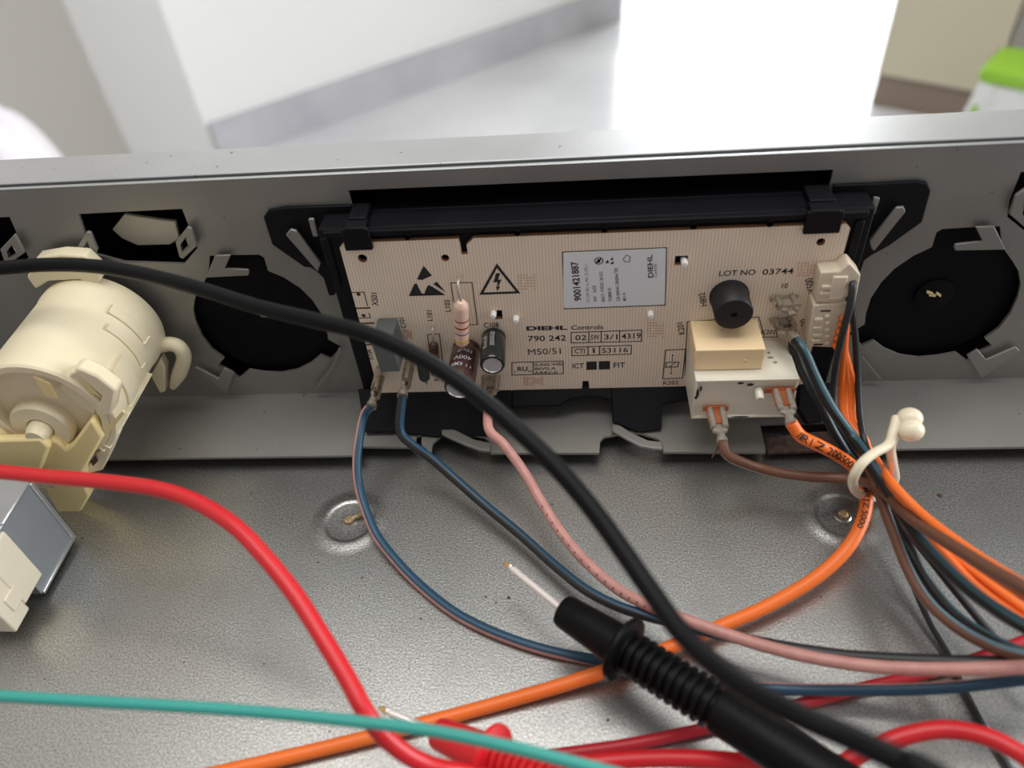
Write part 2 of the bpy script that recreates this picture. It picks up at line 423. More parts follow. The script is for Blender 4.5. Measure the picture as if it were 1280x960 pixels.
# ================================================================== CONTROL PANEL BRACKET
ZFL, ZRIM = 6.0, 95.7
t = thing('control_panel_bracket', 'galvanised steel control panel channel with cut-outs, folded rim and bent lugs', 'metal bracket', (0, 0, 0))
SUM = 8.5
def L8(pts): return [PY(230 + x/4.8, 300 + y/4.8, 0) for x, y in pts]
knobL = L8([(155, 95), (160, 130), (185, 95), (280, 90), (450, 88), (480, 105), (505, 185), (600, 225), (700, 290), (770, 360), (830, 450), (858, 540), (865, 596), (945, 640), (955, 655), (930, 660), (880, 715), (820, 690), (760, 740), (680, 780), (580, 800), (480, 795), (390, 780), (330, 830), (285, 790), (205, 750), (240, 710), (170, 660), (110, 580), (70, 490), (55, 420), (65, 350), (90, 300), (130, 235), (150, 170)])
knobL = [knobL[0]] + knobL[3:]
knobR = [A(SUM - p[0], p[1], p[2]) for p in knobL]
winL = [PY(x, y, 0) for x, y in ((98, 267.5), (227.5, 261), (237, 285), (247, 310), (230, 330), (155, 327.5), (120, 318), (107, 295))]
winLL = [PY(x, y, 0) for x, y in ((-95, 277), (12, 271), (23, 296), (36, 322), (28, 329), (-60, 331))]
winR = [PY(x, y, 0) for x, y in ((1276, 215), (1262, 250), (1259, 272), (1284, 292), (1390, 285), (1385, 210))]
slot = [PY(x, y, 0) for x, y in ((435, 238), (1042, 212), (1047, 236), (440, 262))]
slot[2][2] = slot[3][2] = 60; slot[2][0] = slot[1][0]; slot[3][0] = slot[0][0]
outer = [A(-297, 0, ZFL), A(297, 0, ZFL), A(297, 0, ZRIM-.6), A(-297, 0, ZRIM-.6)]
# lower fold, sheet, cut edges
mb = MB().sheet([outer, knobL, knobR, winL, winLL, winR, slot], (0, 1.0, 0), 0)
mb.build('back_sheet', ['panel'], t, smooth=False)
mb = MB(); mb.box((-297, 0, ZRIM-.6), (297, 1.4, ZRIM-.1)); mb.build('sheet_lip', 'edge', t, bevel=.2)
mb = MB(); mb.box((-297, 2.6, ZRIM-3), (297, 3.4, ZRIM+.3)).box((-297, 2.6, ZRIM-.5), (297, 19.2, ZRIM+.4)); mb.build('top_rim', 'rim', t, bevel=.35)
MB().box((-297, 1.4, ZRIM-4.0), (297, 2.6, ZRIM-1.6)).build('rim_gap_shade', 'dark', t)  # black strip painting the shade in the gap behind the lip
mb = MB().box((-297, 18.0, -30), (297, 19.2, ZRIM-.6)); mb.build('fascia', 'dark', t)  # coloured black so the cut-outs show a shaded inside
# bottom flange with its notches
fp = [(450, 569), (451, 558), (517, 561), (519, 556), (525, 545), (549, 545), (542, 550), (540, 566), (541, 566)]
FY = -31.4
def fz(x, y): return PZ(x, y, ZFL)
front = [A(-297, FY, ZFL), fz(450, 569), fz(451, 558), fz(518, 559), fz(521, 545), fz(527, 543), fz(527, 556), fz(539, 566), fz(541, 554), fz(551, 545), fz(575, 540), fz(605, 546), fz(612, 552), fz(613, 566), fz(749, 566), fz(750, 552), fz(755, 546), fz(770, 543), fz(800, 541), fz(822, 548), fz(828, 553), fz(829, 565), fz(957, 565), fz(950, 530), fz(1050, 527), fz(1058, 562), A(297, FY, ZFL)]
loop = front + [A(297, .5, ZFL), A(-297, .5, ZFL)]
MB().sheet([loop], (0, 0, -1.0)).build('bottom_flange', 'panel', t, smooth=False)
for pts in ([(552, 534), (560, 533), (577, 541), (593, 549), (612, 553), (612, 563), (600, 562), (583, 556), (562, 547), (552, 542)],
            [(765, 530), (773, 530), (790, 541), (810, 550), (828, 552), (828, 561), (815, 560), (800, 557), (783, 548), (765, 538)]):
    MB().prism([PZ(x, y, 8.2) for x, y in pts], (0, 0, -1.2)).build('bent_tongue', 'panel', t, bevel=.3)
MB().prism([PZ(x, y, 4.0) for x, y in ((958, 548), (1004, 541), (1052, 538), (1060, 562), (960, 566))], (0, 0, -1)).build('rusted_strip', 'rustdark', t)
# lugs bent out of the sheet
def lug(pts, y0, th=1.0, mt='panel', name='bent_lug', vec=None, bev=.25):
    return MB().prism([PY(x, y, y0) for x, y in pts], vec if vec is not None else (0, th, 0)).build(name, mt, t, bevel=bev)
def c8(pts): return [(230 + x/4.8, 300 + y/4.8) for x, y in pts]
topl = c8([(185, 95), (280, 92), (245, 172), (385, 180), (392, 195), (385, 215), (130, 228)])
lowl = c8([(55, 770), (75, 765), (205, 832), (240, 770), (300, 800), (255, 925)])
lug(topl, -2.5); lug(lowl, -2.5)
def mirror(pts, y0): 
    return [A(SUM - q[0], q[1], q[2]) for q in [PY(x, y, y0) for x, y in pts]]
MB().prism(mirror(topl, -2.5), (0, 1, 0)).build('bent_lug', 'panel', t, bevel=.25)
MB().prism([PY(x, y, -2.5) for x, y in ((1209, 445), (1222, 437), (1233, 450), (1270, 434), (1275, 439), (1227, 473))], (0, 1, 0)).build('bent_lug', 'panel', t, bevel=.25)
MB().prism([PY(x, y, -3) for x, y in ((423, 436), (427, 437), (417, 461), (394, 490), (392, 488), (414, 459))], (0, 1.0, 0)).build('bent_lug', 'panel', t)
MB().prism([PY(x, y, -3) for x, y in ((1077, 448), (1079, 447), (1102, 475), (1100, 477))], (0, 1.0, 0)).build('bent_lug', 'panel', t)
# square-eyed lugs by the small windows
def eyelug(o, i):
    f = lambda pts: [PY(x, y, -3) for x, y in pts]
    MB().sheet([f(o), f(i)], (0, 1.2, 0)).build('eye_lug', 'panel', t, bevel=.25)
eyelug([(97, 308), (108, 290), (113, 291), (122, 312), (117, 324), (106, 324)], [(103, 309), (109, 302), (115, 312), (111, 320), (106, 319)])
eyelug([(219, 303), (234, 284), (239, 286), (246, 308), (229, 324), (224, 322)], [(224, 306), (232, 297), (236, 307), (228, 314)])
eyelug([(0, 312), (18, 293), (31, 316), (14, 328), (5, 327)], [(7, 314), (15, 306), (21, 316), (11, 322)])
eyelug([(1262, 268), (1270, 245), (1284, 235), (1300, 268), (1284, 287)], [(1277, 268), (1282, 250), (1292, 264), (1285, 276)])
# cream part seen through the small window, black knob housings behind the round holes
mb = MB().prism([PY(x, y, 9) for x, y in ((140, 287), (155, 268), (200, 275), (219, 277), (224, 298), (213, 306), (172, 307), (152, 298))], (0, 1.5, 0))
tag(mb.build('fascia_backing', 'ivory', bevel=.3), 'cream plastic backing seen through the small six-sided cut-out', 'backing plate')
for sgn, lab in ((-1, 'flat black knob housing behind the round cut-out beside the cream selector'), (1, 'flat black knob housing behind the round cut-out beside the ivory connectors')):
    cx = -107.5 if sgn < 0 else SUM + 107.5
    k = thing('knob_housing', lab, 'knob housing', (cx, 3, 14), 'knob housings')
    MB().lathe([(.001, 0), (27, 0), (28, 1), (28, 14), (.001, 14)], (cx, 3.0, 42), (0, 1, 0), 48).build('housing_disc', 'dark', k)
    mb = MB().lathe([(6, 0), (6, .8), (5.4, 1.0), (.001, 1.0)], (cx, 3.0, 42), (0, -1, 0), 24); mb.build('shaft_cap', 'dark', k)
    random.seed(3)
    mb = MB()
    for q in range(3): mb.obox((cx + random.uniform(-2, 3), 1.8, 42 + random.uniform(-1.5, 2)), (1.1, .3, .45), (unit((1, 0, random.uniform(-.8, .8))), (0, 1, 0), (0, 0, 1)))
    mb.build('debris', 'tan' if sgn > 0 else 'edge', k)

# ================================================================== BLACK CARRIER FRAME
YB = -12.0                                    # face of the circuit board
t = thing('display_carrier', 'black plastic carrier frame with screw ears holding the beige circuit board', 'plastic frame', (4, -6, 7))
mb = MB()
mb.box((-76, -10.2, 12), (84.5, -.2, 83.2))
mb.build('tray', 'black', t, bevel=.6)
MB().box((-66, -.3, 62), (73, 15, 83.0)).build('display_housing', 'black', t, bevel=.6)
earL = [PY(x, y, -1.5) for x, y in ((329, 272), (335, 264), (356, 260), (440, 257), (440, 345), (417, 370), (411, 370), (404, 348), (397, 341), (388, 335), (380, 334), (340, 306))]
earR = [PY(x, y, -1.5) for x, y in ((1042, 232), (1097, 230), (1146, 227), (1160, 229), (1164, 239), (1153, 278), (1111, 308), (1089, 320), (1081, 326), (1075, 343), (1066, 340), (1040, 300))]
MB().prism(earL, (0, 1.4, 0)).build('screw_ear', 'black', t, bevel=.4)
MB().prism(earR, (0, 1.4, 0)).build('screw_ear', 'black', t, bevel=.4)
# stiffening ribs of the tray's upper edge
mb = MB().box((-74, -12.5, 81.6), (82, -10, 83.4)); mb.build('upper_edge', 'black', t, bevel=.4)
for x, y in ((510, 297), (647, 292), (755, 288), (866, 284), (961, 281)):
    p = PY(x, y, YB); MB().lathe([(.9, 0), (.9, 12), (.001, 12)], (p[0], -13.2, p[2] + .8), (0, 1, 0), 10).build('locating_rib', 'black', t)
for a, b in (((427, 298), (466, 314)), ((1008, 277), (1050, 293))):
    p, q = PY(*a, YB-2), PY(*b, YB-2)
    mb = MB().box((p[0], -13.6, q[2]), (q[0], -12.05, p[2]+2.6)).box((p[0]+1, -13.6, p[2]+1.8), (q[0]-1, -8, p[2]+3.0))
    mb.box((p[0]+1.5, -9, p[2]+2), (q[0]-1.5, -.2, p[2]+3.6))
    mb.build('board_clip', 'black', t, bevel=.4)
for x0, y0, x1, y1 in ((402, 292, 416, 352), (1066, 270, 1078, 332)):
    p, q = PY(x0, y0, -8), PY(x1, y1, -8); MB().box((p[0], -11, q[2]), (p[0]+2.8, -1, p[2])).build('side_post', 'black', t, bevel=.5)
# lower ledge on a slant from the board edge down to the flange
pl, nl = A(0, -12.3, 16.8), np.cross(A(1, 0, 0), unit(A(0, -11.7, -10.2)))
def ledge(pts, th=4):
    return MB().prism([PP(x, y, pl, nl) for x, y in pts], -unit(nl)*th if (nl @ A(0, -1, 1)) > 0 else unit(nl)*th).build('lower_ledge', 'black', t, bevel=.4)
ledge([(447, 486), (640, 484), (640, 510), (612, 512), (612, 545), (545, 547), (520, 543), (490, 540), (456, 541)])
ledge([(640, 484), (705, 484), (712, 478), (735, 474), (757, 478), (765, 484), (765, 500), (752, 497), (732, 495), (712, 499), (700, 507), (640, 508)], 5)
ledge([(764, 482), (860, 481), (862, 500), (838, 503), (828, 505), (827, 537), (800, 541), (766, 528)])
ledge([(1000, 480), (1040, 478), (1028, 528), (1010, 530), (998, 510)])
# steel lugs that clamp the ears
t = thing('panel_clamp', 'slanted steel lug clamping the left screw ear of the black carrier', 'metal lug', PY(380, 315, -3), 'clamping lugs')
for lab, bar, small in (('pair of slanted steel lugs on the screw ear nearest the cream selector', ((357, 294), (363, 287), (370, 289), (401, 330), (397, 340)), ((385, 274), (392, 274), (398, 296), (391, 296))),
                        ('pair of slanted steel lugs clamping the screw ear above the ivory connectors', ((1121, 260), (1130, 259), (1132, 265), (1093, 314), (1089, 311), (1087, 302)), ((1093, 247), (1100, 248), (1094, 268), (1086, 267)))):
    if bar[0][0] > 600: t = thing('panel_clamp', lab, 'metal lug', PY(1108, 285, -3), 'clamping lugs')
    else: t['label'] = lab
    MB().prism([PY(x, y, -4.5) for x, y in bar], (0, 1.1, 0)).build('long_lug', 'panel', t, bevel=.25)
    MB().prism([PY(x, y, -3.5) for x, y in small], (0, 1.1, 0)).build('short_lug', 'panel', t, bevel=.25)

# ================================================================== CIRCUIT BOARD
BX0, BX1, BZ0, BZ1 = -70.0, 78.0, 16.6, 79.4
B = thing('circuit_board', 'beige control circuit board with relays, capacitors, buzzer and white sticker', 'circuit board', (4, YB, BZ0))
def pb(x, y, d=0.0): p = PY(x, y, YB - d); return p
def q2(x, z): return A(x, YB, z)
nx0, nx1 = pb(573, 298)[0], pb(592, 298)[0]; sx0, sx1 = pb(577, 318)[0], pb(585, 318)[0]; nz = pb(580, 318)[2]; nzt = pb(577, 306)[2]
bnx = pb(732, 480)[0]; s1 = pb(445, 385.5)[2]; s2 = pb(450, 404.5)[2]; s3 = pb(455, 431)[2]; sl = pb(463, 385)[0]
cx1 = pb(1049, 337)[0]; cz1 = pb(1049, 338)[2]
outline = [q2(BX0, BZ0), q2(bnx-1.3, BZ0), q2(bnx-1.0, BZ0+4), q2(bnx+1.0, BZ0+4), q2(bnx+1.3, BZ0), q2(BX1-2, BZ0), q2(BX1-2, cz1-31), q2(BX1-2, cz1),
           q2(BX1, cz1+1), q2(BX1, BZ1-1.5), q2(BX1-1.5, BZ1), q2(nx1, BZ1), q2(sx1, nzt), q2(sx1, nz), q2(sx0, nz), q2(sx0, nzt), q2(nx0, BZ1), q2(BX0+1.5, BZ1), q2(BX0, BZ1-1.5)]
for s_ in (s1, s2, s3):
    outline += [q2(BX0, s_+.35), q2(sl, s_+.35), q2(sl, s_-.35), q2(BX0, s_-.35)]
def circ(x, y, r, n=16):
    c = pb(x, y); return [c + r*A(math.cos(2*math.pi*k/n), 0, math.sin(2*math.pi*k/n)) for k in range(n)]
def sq(x0, y0, x1, y1):
    a, b = pb(x0, y0), pb(x1, y1); return [A(a[0], YB, a[2]), A(b[0], YB, a[2]), A(b[0], YB, b[2]), A(a[0], YB, b[2])]
holes = [circ(453, 323, 1.45), circ(556.5, 322.5, 1.25), circ(1026, 302.5, 1.25), circ(448, 368, .7, 10), circ(454.5, 394.5, .7, 10), sq(617, 388, 628.5, 399), sq(844, 320, 859, 331)]
MB().sheet([outline] + holes, (0, 1.6, 0), 0, 1).build('board', ['board', 'boardedge'], B, smooth=False)

# print on the board --------------------------------------------------------
ik = MB(); LIFT = .05
def T(s_, p0, p1, h, bold=0.011, mb=None, lift=LIFT, y=YB):
    put_text(mb or ik, s_, PY(*p0, y), PY(*p1, y), h, (0, -1, 0), 0, bold, lift)
def line(p0, p1, wd=.33, mb=None):
    a, b = pb(*p0), pb(*p1); u = unit(b-a); n = np.cross(u, A(0, 1, 0))*wd/2; l = A(0, -LIFT, 0)
    (mb or ik).add([a-n+l-u*wd/2, b-n+l+u*wd/2, b+n+l+u*wd/2, a+n+l-u*wd/2], [(0, 1, 2, 3)])
def poly(pts, closed=True, wd=.33, mb=None):
    for i in range(len(pts) - (0 if closed else 1)): line(pts[i], pts[(i+1) % len(pts)], wd, mb)
def fill(pts, mb=None, lift=LIFT):
    L = [pb(*p) + A(0, -lift, 0) for p in pts]
    tr = tessellate_polygon([[Vector(p) for p in L]]); (mb or ik).add(L, [tuple(x) for x in tr])
T('X501', (469, 382), (467.5, 366), 2.0); T('C101', (505, 410), (501.5, 397), 1.7); T('X104', (464.5, 450), (461, 437), 1.7)
T('L101', (537.5, 401), (536.5, 388), 1.7); T('L105', (560, 389.5), (558.5, 374.5), 1.8); T('R101', (546, 476), (544, 464), 1.6)
T('C108', (605, 406.5), (623.5, 406), 2.1)
T('DIEHL', (658, 410.5), (709, 409.5), 1.75, .045); T('Controls', (714, 409.5), (754, 408.5), 1.9)
T('790 242', (660, 423.3), (707.5, 422.3), 2.4); T('M50/51', (660, 440), (701, 438.5), 2.6, 0.0)
T('02', (719, 422), (733, 421.8), 2.2, .008); T('SW', (738, 421.7), (749.5, 421.4), 2.2, .008); T('3/1', (755, 421.3), (772, 421), 2.2, .008); T('4319', (777, 420.5), (801, 419.5), 2.4)
poly([(714, 415.5), (802, 412.5), (802, 426.5), (714, 428.5)]); line((736, 414.5), (736, 428)); line((751.5, 414), (751.5, 427.6)); line((774.5, 413.3), (774.5, 427.2))
T('CTI', (718.5, 438.8), (731, 438.6), 2.1, .008); T('1', (741, 438.2), (743.5, 438.1), 2.1, .008); T('S3116', (752.5, 438), (785, 437.2), 2.1, .008)
poly([(715, 434), (789, 431.5), (789, 442.5), (715, 444.5)]); line((735, 433.5), (735, 444)); line((749.5, 433), (749.5, 443.6))
T('ICT', (715.5, 457.5), (730, 457), 2.3); T('FIT', (767, 456.5), (781.5, 456), 2.3)
fill([(733, 452), (746, 451.6), (746, 462), (733, 462.4)]); fill([(748.5, 451.5), (762.5, 451.1), (762.5, 461.5), (748.5, 461.9)])
poly([(640, 453), (704, 451.2), (704, 467), (640, 468.8)]); line((666.5, 452.2), (666.5, 468))
T('SUNG WEI', (668, 456), (702.5, 455), 1.25); T('86V0-A', (668, 461), (695, 460.3), 1.25); T('A94V-0', (668, 466), (696.5, 465.2), 1.25)
T('RU', (647, 461.3), (659.5, 460.9), 2.1, .02); T('c', (642.5, 464.4), (645, 464.3), .9); T('us', (660.5, 464), (664.8, 463.8), .9)
T('LOT NO', (899, 341.8), (944.5, 340), 2.0); T('03744', (953, 340), (992, 338.6), 2.1)
T('H802', (880, 382.5), (877, 366), 2.0); T('K201', (852.5, 418), (849.5, 403), 2.0); T('K202', (829, 478.5), (848, 478), 1.8); T('10', (977.5, 357.3), (985, 357), 1.9)
T('X500', (1015, 366), (1010.5, 348), 2.3); T('K202', (952, 415), (970, 414.6), 1.8); T('20', (1005, 408), (1003, 399), 1.7)
# component outlines
poly([(439, 365.5), (455, 365), (459.5, 382)], False, .3); poly([(446, 397.5), (463, 397), (461.5, 391.5)], False, .3)
poly([(563.5, 353.5), (590, 353), (597, 405.5), (584, 406)], False, .3); line((563.5, 353.5), (567, 377), .3)
poly([(534.5, 418), (549.5, 417.5), (555, 468), (540, 469)], True, .3)
poly([(859, 402), (948.5, 396), (955, 420)], False, .3); line((859, 402), (856, 470), .3)
poly([(832, 437.5), (857, 436.5), (853, 472.5), (828.5, 473.5)], True, .35)
poly([(833, 453), (848.5, 452.5), (847, 458.5), (832, 459)], True, .35); line((837, 458.5), (844, 453), .3); line((840.5, 446.5), (840, 453), .25); line((839.5, 459), (839, 464.5), .25)
fill([(839.8, 443.4), (842, 443.4), (841.8, 445.2), (839.6, 445.2)]); fill([(838, 465.5), (840.2, 465.5), (840, 467.3), (837.8, 467.3)])
poly([(970, 413), (972, 421), (940, 421.5)], False, .3)
poly([(1050, 337), (1026, 339), (1019, 376), (1046, 378)], False, .4); poly([(1050, 380), (1018, 381.5), (1007, 430)], False, .4)
ik.build('silkscreen_lettering', 'ink', B, smooth=False)
# hazard triangle
hz = MB()
def tri_ring(o, i, mb):
    O = [pb(*p)+A(0, -LIFT, 0) for p in o]; I = [pb(*p)+A(0, -LIFT, 0) for p in i]
    mb.add(O+I, [(0, 1, 4, 3), (1, 2, 5, 4), (2, 0, 3, 5)])
tri_ring([(621, 329), (650.5, 366.5), (599, 368.5)], [(621.3, 335), (644.5, 364), (604.5, 365.6)], hz)
fill([(620, 341.5), (625.5, 341.3), (622.5, 349.5), (627, 349.3), (622.8, 358), (625.3, 357.8), (621.8, 364), (620, 358.2), (621.5, 358), (621.8, 352.5), (616.8, 353)], hz)
hz.build('hazard_triangle', 'ink', B, smooth=False)
es = MB()
fill([(529.5, 332), (540, 344.3), (527.5, 350), (521.2, 349)], es)
fill([(518, 354.5), (521, 354.5), (527, 366.5), (530.5, 367), (533, 360), (535.5, 356), (540, 358), (557, 368.8), (511, 370)], es)
fill([(541.5, 355), (546, 352), (557.5, 365.5)], es)
es.build('antistatic_symbol', 'ink', B, smooth=False)
for (x0, y0, x1, y1) in ((647, 343, 671, 364), (809, 403, 831, 423), (997, 328, 1025, 347), (655, 471, 680, 482), (503, 412, 515, 425)):
    nx, ny = 7, 6; rd = MB()
    for i in range(nx):
        for j in range(ny):
            if (i < 2 or abs((i-2) - j) < 2 or abs((i-2)-(ny-1-j)) < 2):
                x = x0 + (x1-x0)*i/nx; y = y0 + (y1-y0)*j/ny
                fill([(x, y), (x+1.9, y), (x+1.9, y+1.3), (x, y+1.3)], rd, .03)
    rd.build('red_stamp', 'inkred', B, smooth=False)

# sticker --------------------------------------------------------------------
st = MB().prism([pb(*p) for p in ((704, 316), (832, 310.5), (831, 378), (828.5, 380.5), (706.5, 385), (704.5, 383))], (0, -.12, 0))
st = st.build('product_sticker', 'sticker', B)
fr = MB()
poly([(703, 315), (833.3, 309.4), (831.5, 381.3), (706, 386)], True, .3, fr)
YS = YB - .12
def TS(s_, p0, p1, h, bold=0.0): T(s_, p0, p1, h, bold, fr, .03, YS)
TS('9001421887', (722.5, 376), (718, 327), 2.3, .025)
TS('CG_LIM_E01_w_M01_D_ITA_I', (735.5, 378), (732.5, 331), 1.0); TS('SW   1622', (744.3, 377), (742.5, 357), 1.05, .01)
TS('260213  193D321 2N 012', (754, 377.5), (751, 339.5), 1.05, .01); TS('752808-01', (763, 376.5), (761.5, 360), 1.05, .01)
TS('220-240VAC 50/60Hz T85', (773, 376.5), (770, 335), 1.05, .01); TS('M51-A', (781, 376), (779.5, 366), 1.05, .01)
TS('DIEHL', (813.5, 347), (812, 318.5), 1.55, .02); TS('Controls', (819.5, 346), (818.5, 330), .95)
def ringm(x, y, r, wd, n=14):
    c = PY(x, y, YS); V = []
    for k in range(n):
        a = 2*math.pi*k/n
        for rr in (r, r-wd): V.append(c + A(rr*math.cos(a), -.03, rr*math.sin(a)))
    fr.add(V, [(2*k, 2*k+1, 2*((k+1) % n)+1, 2*((k+1) % n)) for k in range(n)])
ringm(748.5, 326, 1.35, .3)
def sfill(pts): 
    L = [PY(*p, YS)+A(0, -.03, 0) for p in pts]; fr.add(L, [tuple(x) for x in tessellate_polygon([[Vector(p) for p in L]])])
sfill([(744.5, 328), (746, 329.5), (752, 323.5), (750.8, 322.3)]); sfill([(746, 324), (751, 324), (750, 328.5), (747, 328.5)])
sfill([(756.5, 329), (759.5, 324.5), (761.5, 328.8)]); sfill([(762.5, 325), (766, 321), (766.5, 325)]); sfill([(762, 330), (766.8, 326), (767, 330)])
for i, p in enumerate(((779, 324), (783, 318.5), (788, 321), (786.5, 327.5), (781, 327))):
    q = ((783, 318.5), (788, 321), (786.5, 327.5), (781, 327), (779, 324))[i]
    a, b = PY(*p, YS), PY(*q, YS); u = unit(b-a); n = np.cross(u, A(0, 1, 0))*.11; l = A(0, -.03, 0); fr.add([a-n+l, b-n+l, b+n+l, a+n+l], [(0, 1, 2, 3)])
fr.build('sticker_print', 'ink', st, smooth=False)

# components -----------------------------------------------------------------
def comp_box(name, x0, x1, z0, z1, y1, mt, bev=.5, y0=YB):
    return MB().box((x0, y1, z0), (x1, y0, z1)).build(name, mt, B, bevel=bev)
# relays
k1 = comp_box('relay', 36.0, 56.8, 37.6, 45.9, -26.4, 'relay2', .35); k1['label'] = 'small tan relay under the buzzer'
MB().lathe([(.9, 0), (.9, .25), (.6, .25), (.55, .05), (.001, .05)], (51.2, -26.4, 40.9), (0, -1, 0), 16).build('moulding_mark', 'relay2', k1)
zt, zb = 37.4, PY(932, 521.5, -30.6)[2]
mb = MB().box((36.2, -30.0, zb), (67.2, YB, zt))
k2 = mb.build('relay', 'relay', B, bevel=.4); k2['label'] = 'large cream relay with two copper blades'
mb = MB(); th = .7                                        # raised rim around the relay's front face
mb.box((36.2, -30.9, zt-th), (67.2, -29.9, zt)).box((36.2, -30.9, zb), (67.2, -29.9, zb+th)).box((36.2, -30.9, zb+th), (36.9, -29.9, zt-th)).box((66.5, -30.9, zb+th), (67.2, -29.9, zt-th))
mb.build('front_rim', 'relay', k2, bevel=.15)
p = PY(947, 490, -30); MB().lathe([(1.3, 0), (1.3, 3.6), (1.0, 4.0), (.001, 4.0)], (p[0], -30, p[2]+1.2), (0, -1, -.15), 16).build('moulding_peg', 'relay', k2)
mb = MB(); random.seed(7)
for x, y, a, b in ((872, 492, .5, 2.0), (876, 486, .4, 1.2), (926, 479, 1.0, .5), (938, 481, 1.1, .6), (925, 521, 3.0, .35), (996, 486, .3, 1.0), (870, 497, .5, .8)):
    q = PY(x, y, -30.95); mb.ball(q, 1, 8, 4, (a, .12, b))
mb.build('glue_smear', 'ink', k2)
mb = MB()
for x, y, a in ((963, 447, 1.0), (969, 453, .7), (961, 441, .5)): q = PZ(x, y, zt); mb.ball(q, 1, 8, 4, (a, .6, .12))
mb.build('dirt_spot', 'brownbase', k2)

def spade(parent, base, d, up, wmat='tin', w_=5.4, L=8.0, blade='copper', crimp=True, blade_in=1.5):
    """push-on receptacle: floor plate, two rolled edges, neck and crimped barrel, on a flat blade"""
    base = A(*base); d = unit(d); up = unit(np.array(up, float) - d*(np.array(up, float) @ d)); s = np.cross(d, up)
    bl = MB().obox(base + d*(L*.42 - blade_in/2), (w_*.55, .4, L*.42+blade_in/2), (s, up, d)).build('blade', blade, parent)
    mb = MB(); mb.obox(base + d*(L*.5+.6) - up*.6, (w_*.5, .2, L*.5), (s, up, d))
    for k in (-1, 1):
        c0 = base + s*k*w_*.34 + up*.55 + d*1.0; mb.tube([c0, c0 + d*L], .95, 10)
        # curled-in end
        mb.obox(base + s*k*w_*.24 + d*(L+1.5) - up*.1, (w_*.12, .5, .9), (unit(s - d*k*.6), up, unit(d + s*k*.6)))
    e = base + d*(L+2.4)
    mb.obox(e - up*.3, (1.1, .35, 1.6), (s, up, d))
    if crimp: mb.tube([e + d*.8, e + d*2.6], [1.25, 1.35], 12); mb.tube([e + d*3.0, e + d*4.6], [1.75, 1.75], 12)
    else: mb.obox(e - d*1.6 + up*.5, (w_*.5, .9, .35), (s, up, d)); mb.obox(base + d*.6, (w_*.62, .7, .5), (s, up, d))
    mb.build('receptacle', wmat, parent, bevel=0)
    return e + d*3.6
up0 = A(0, 0, 1)
bz = PY(894, 509, -30.6); w_brown0 = spade(k2, A(bz[0], -30.9, bz[2]), (0, -1, 0), up0)
mb = MB().box((bz[0]-4, -31.5, bz[2]-.9), (bz[0]+4, -30.9, bz[2]+.9)).build('copper_bar', 'copper', k2)
bz2 = PY(976, 486, -30.6); w_or0 = spade(k2, A(bz2[0], -30.9, bz2[2]), (0, -1, 0), up0)
mb = MB().box((bz2[0]-5, -31.5, bz2[2]-.9), (bz2[0]+4, -30.9, bz2[2]+.9)).build('copper_bar', 'copper', k2)
# buzzer
bz_ = MB().lathe([(.001, 0), (6.0, 0), (6.0, .9), (5.7, 1.1), (5.7, 9.0), (5.4, 9.4), (1.0, 9.4), (.9, 8.6), (.001, 8.6)], (47.0, YB, 55.3), (0, -1, 0), 40).build('buzzer', 'buzz', B)
# capacitors
g = MB().prism([A(-63.7, YB, 50.7), A(-57.3, YB, 50.7), A(-56.6, YB, 38.5), A(-63.0, YB, 38.5)], (0, -12.7, 0)).build('film_capacitor', 'greycap', B, bevel=.35); g['label'] = 'grey box capacitor'
c = MB().lathe([(.001, .4, 1), (4.3, .4, 0), (4.75, .8, 0), (4.8, 1.6, 0), (4.45, 2.4, 0), (4.8, 3.2, 0), (4.8, 18.2, 0), (4.5, 18.8, 0), (3.9, 18.9, 1), (3.8, 18.6, 1), (.001, 18.6, 1)], (-36.2, YB, 37.2), (-.06, -1, -.06), 36).build('electrolytic_capacitor', ['maroon', 'silver'], B); c['label'] = 'maroon electrolytic capacitor'
tx = MB()
def on_can(cap_mb, s_, c0, axd, r, a0, along, span, h, bold=.01):
    V, Fc = text_faces(s_, bold, True); lo, hi = V.min(0), V.max(0); axd = unit(axd); e1 = unit(A(0, 0, 1) - axd*(A(0, 0, 1) @ axd)); e2 = np.cross(axd, e1)
    W_ = []
    for p in V:
        a = a0 + ((p[0]-lo[0])/(hi[0]-lo[0]) - .5)*span; hgt = along + ((p[1]-lo[1])/(hi[1]-lo[1]) - .5)*h
        W_.append(A(*c0) + axd*hgt + (r+.06)*(e1*math.cos(a) + e2*math.sin(a)))
    cap_mb.add(W_, Fc)
M['caplet'] = mat('silver_lettering', (.45, .45, .47), .5)
ax1 = A(-.06, -1, -.06)
on_can(tx, '10µF', (-36.2, YB, 37.2), ax1, 4.8, -.15, 6.0, 1.0, 1.6); on_can(tx, '400V', (-36.2, YB, 37.2), ax1, 4.8, -.1, 9.2, 1.25, 1.6); on_can(tx, 'KMX', (-36.2, YB, 37.2), ax1, 4.8, .25, 12.2, .8, 1.5); on_can(tx, '( )', (-36.2, YB, 37.2), ax1, 4.8, -.6, 12.6, .4, 1.2)
tx.build('can_lettering', 'caplet', c, smooth=False)
c = MB().lathe([(.001, .4, 1), (3.7, .4, 0), (4.0, .8, 0), (4.0, 1.4, 0), (3.75, 2.1, 0), (4.0, 2.8, 0), (4.0, 13.8, 0), (3.75, 14.4, 0), (3.0, 14.5, 1), (2.9, 14.2, 1), (.001, 14.2, 1)], (-26.8, YB, 41.9), (.03, -1, 0), 32).build('electrolytic_capacitor', ['blacksleeve', 'silver'], B); c['label'] = 'small black electrolytic capacitor'
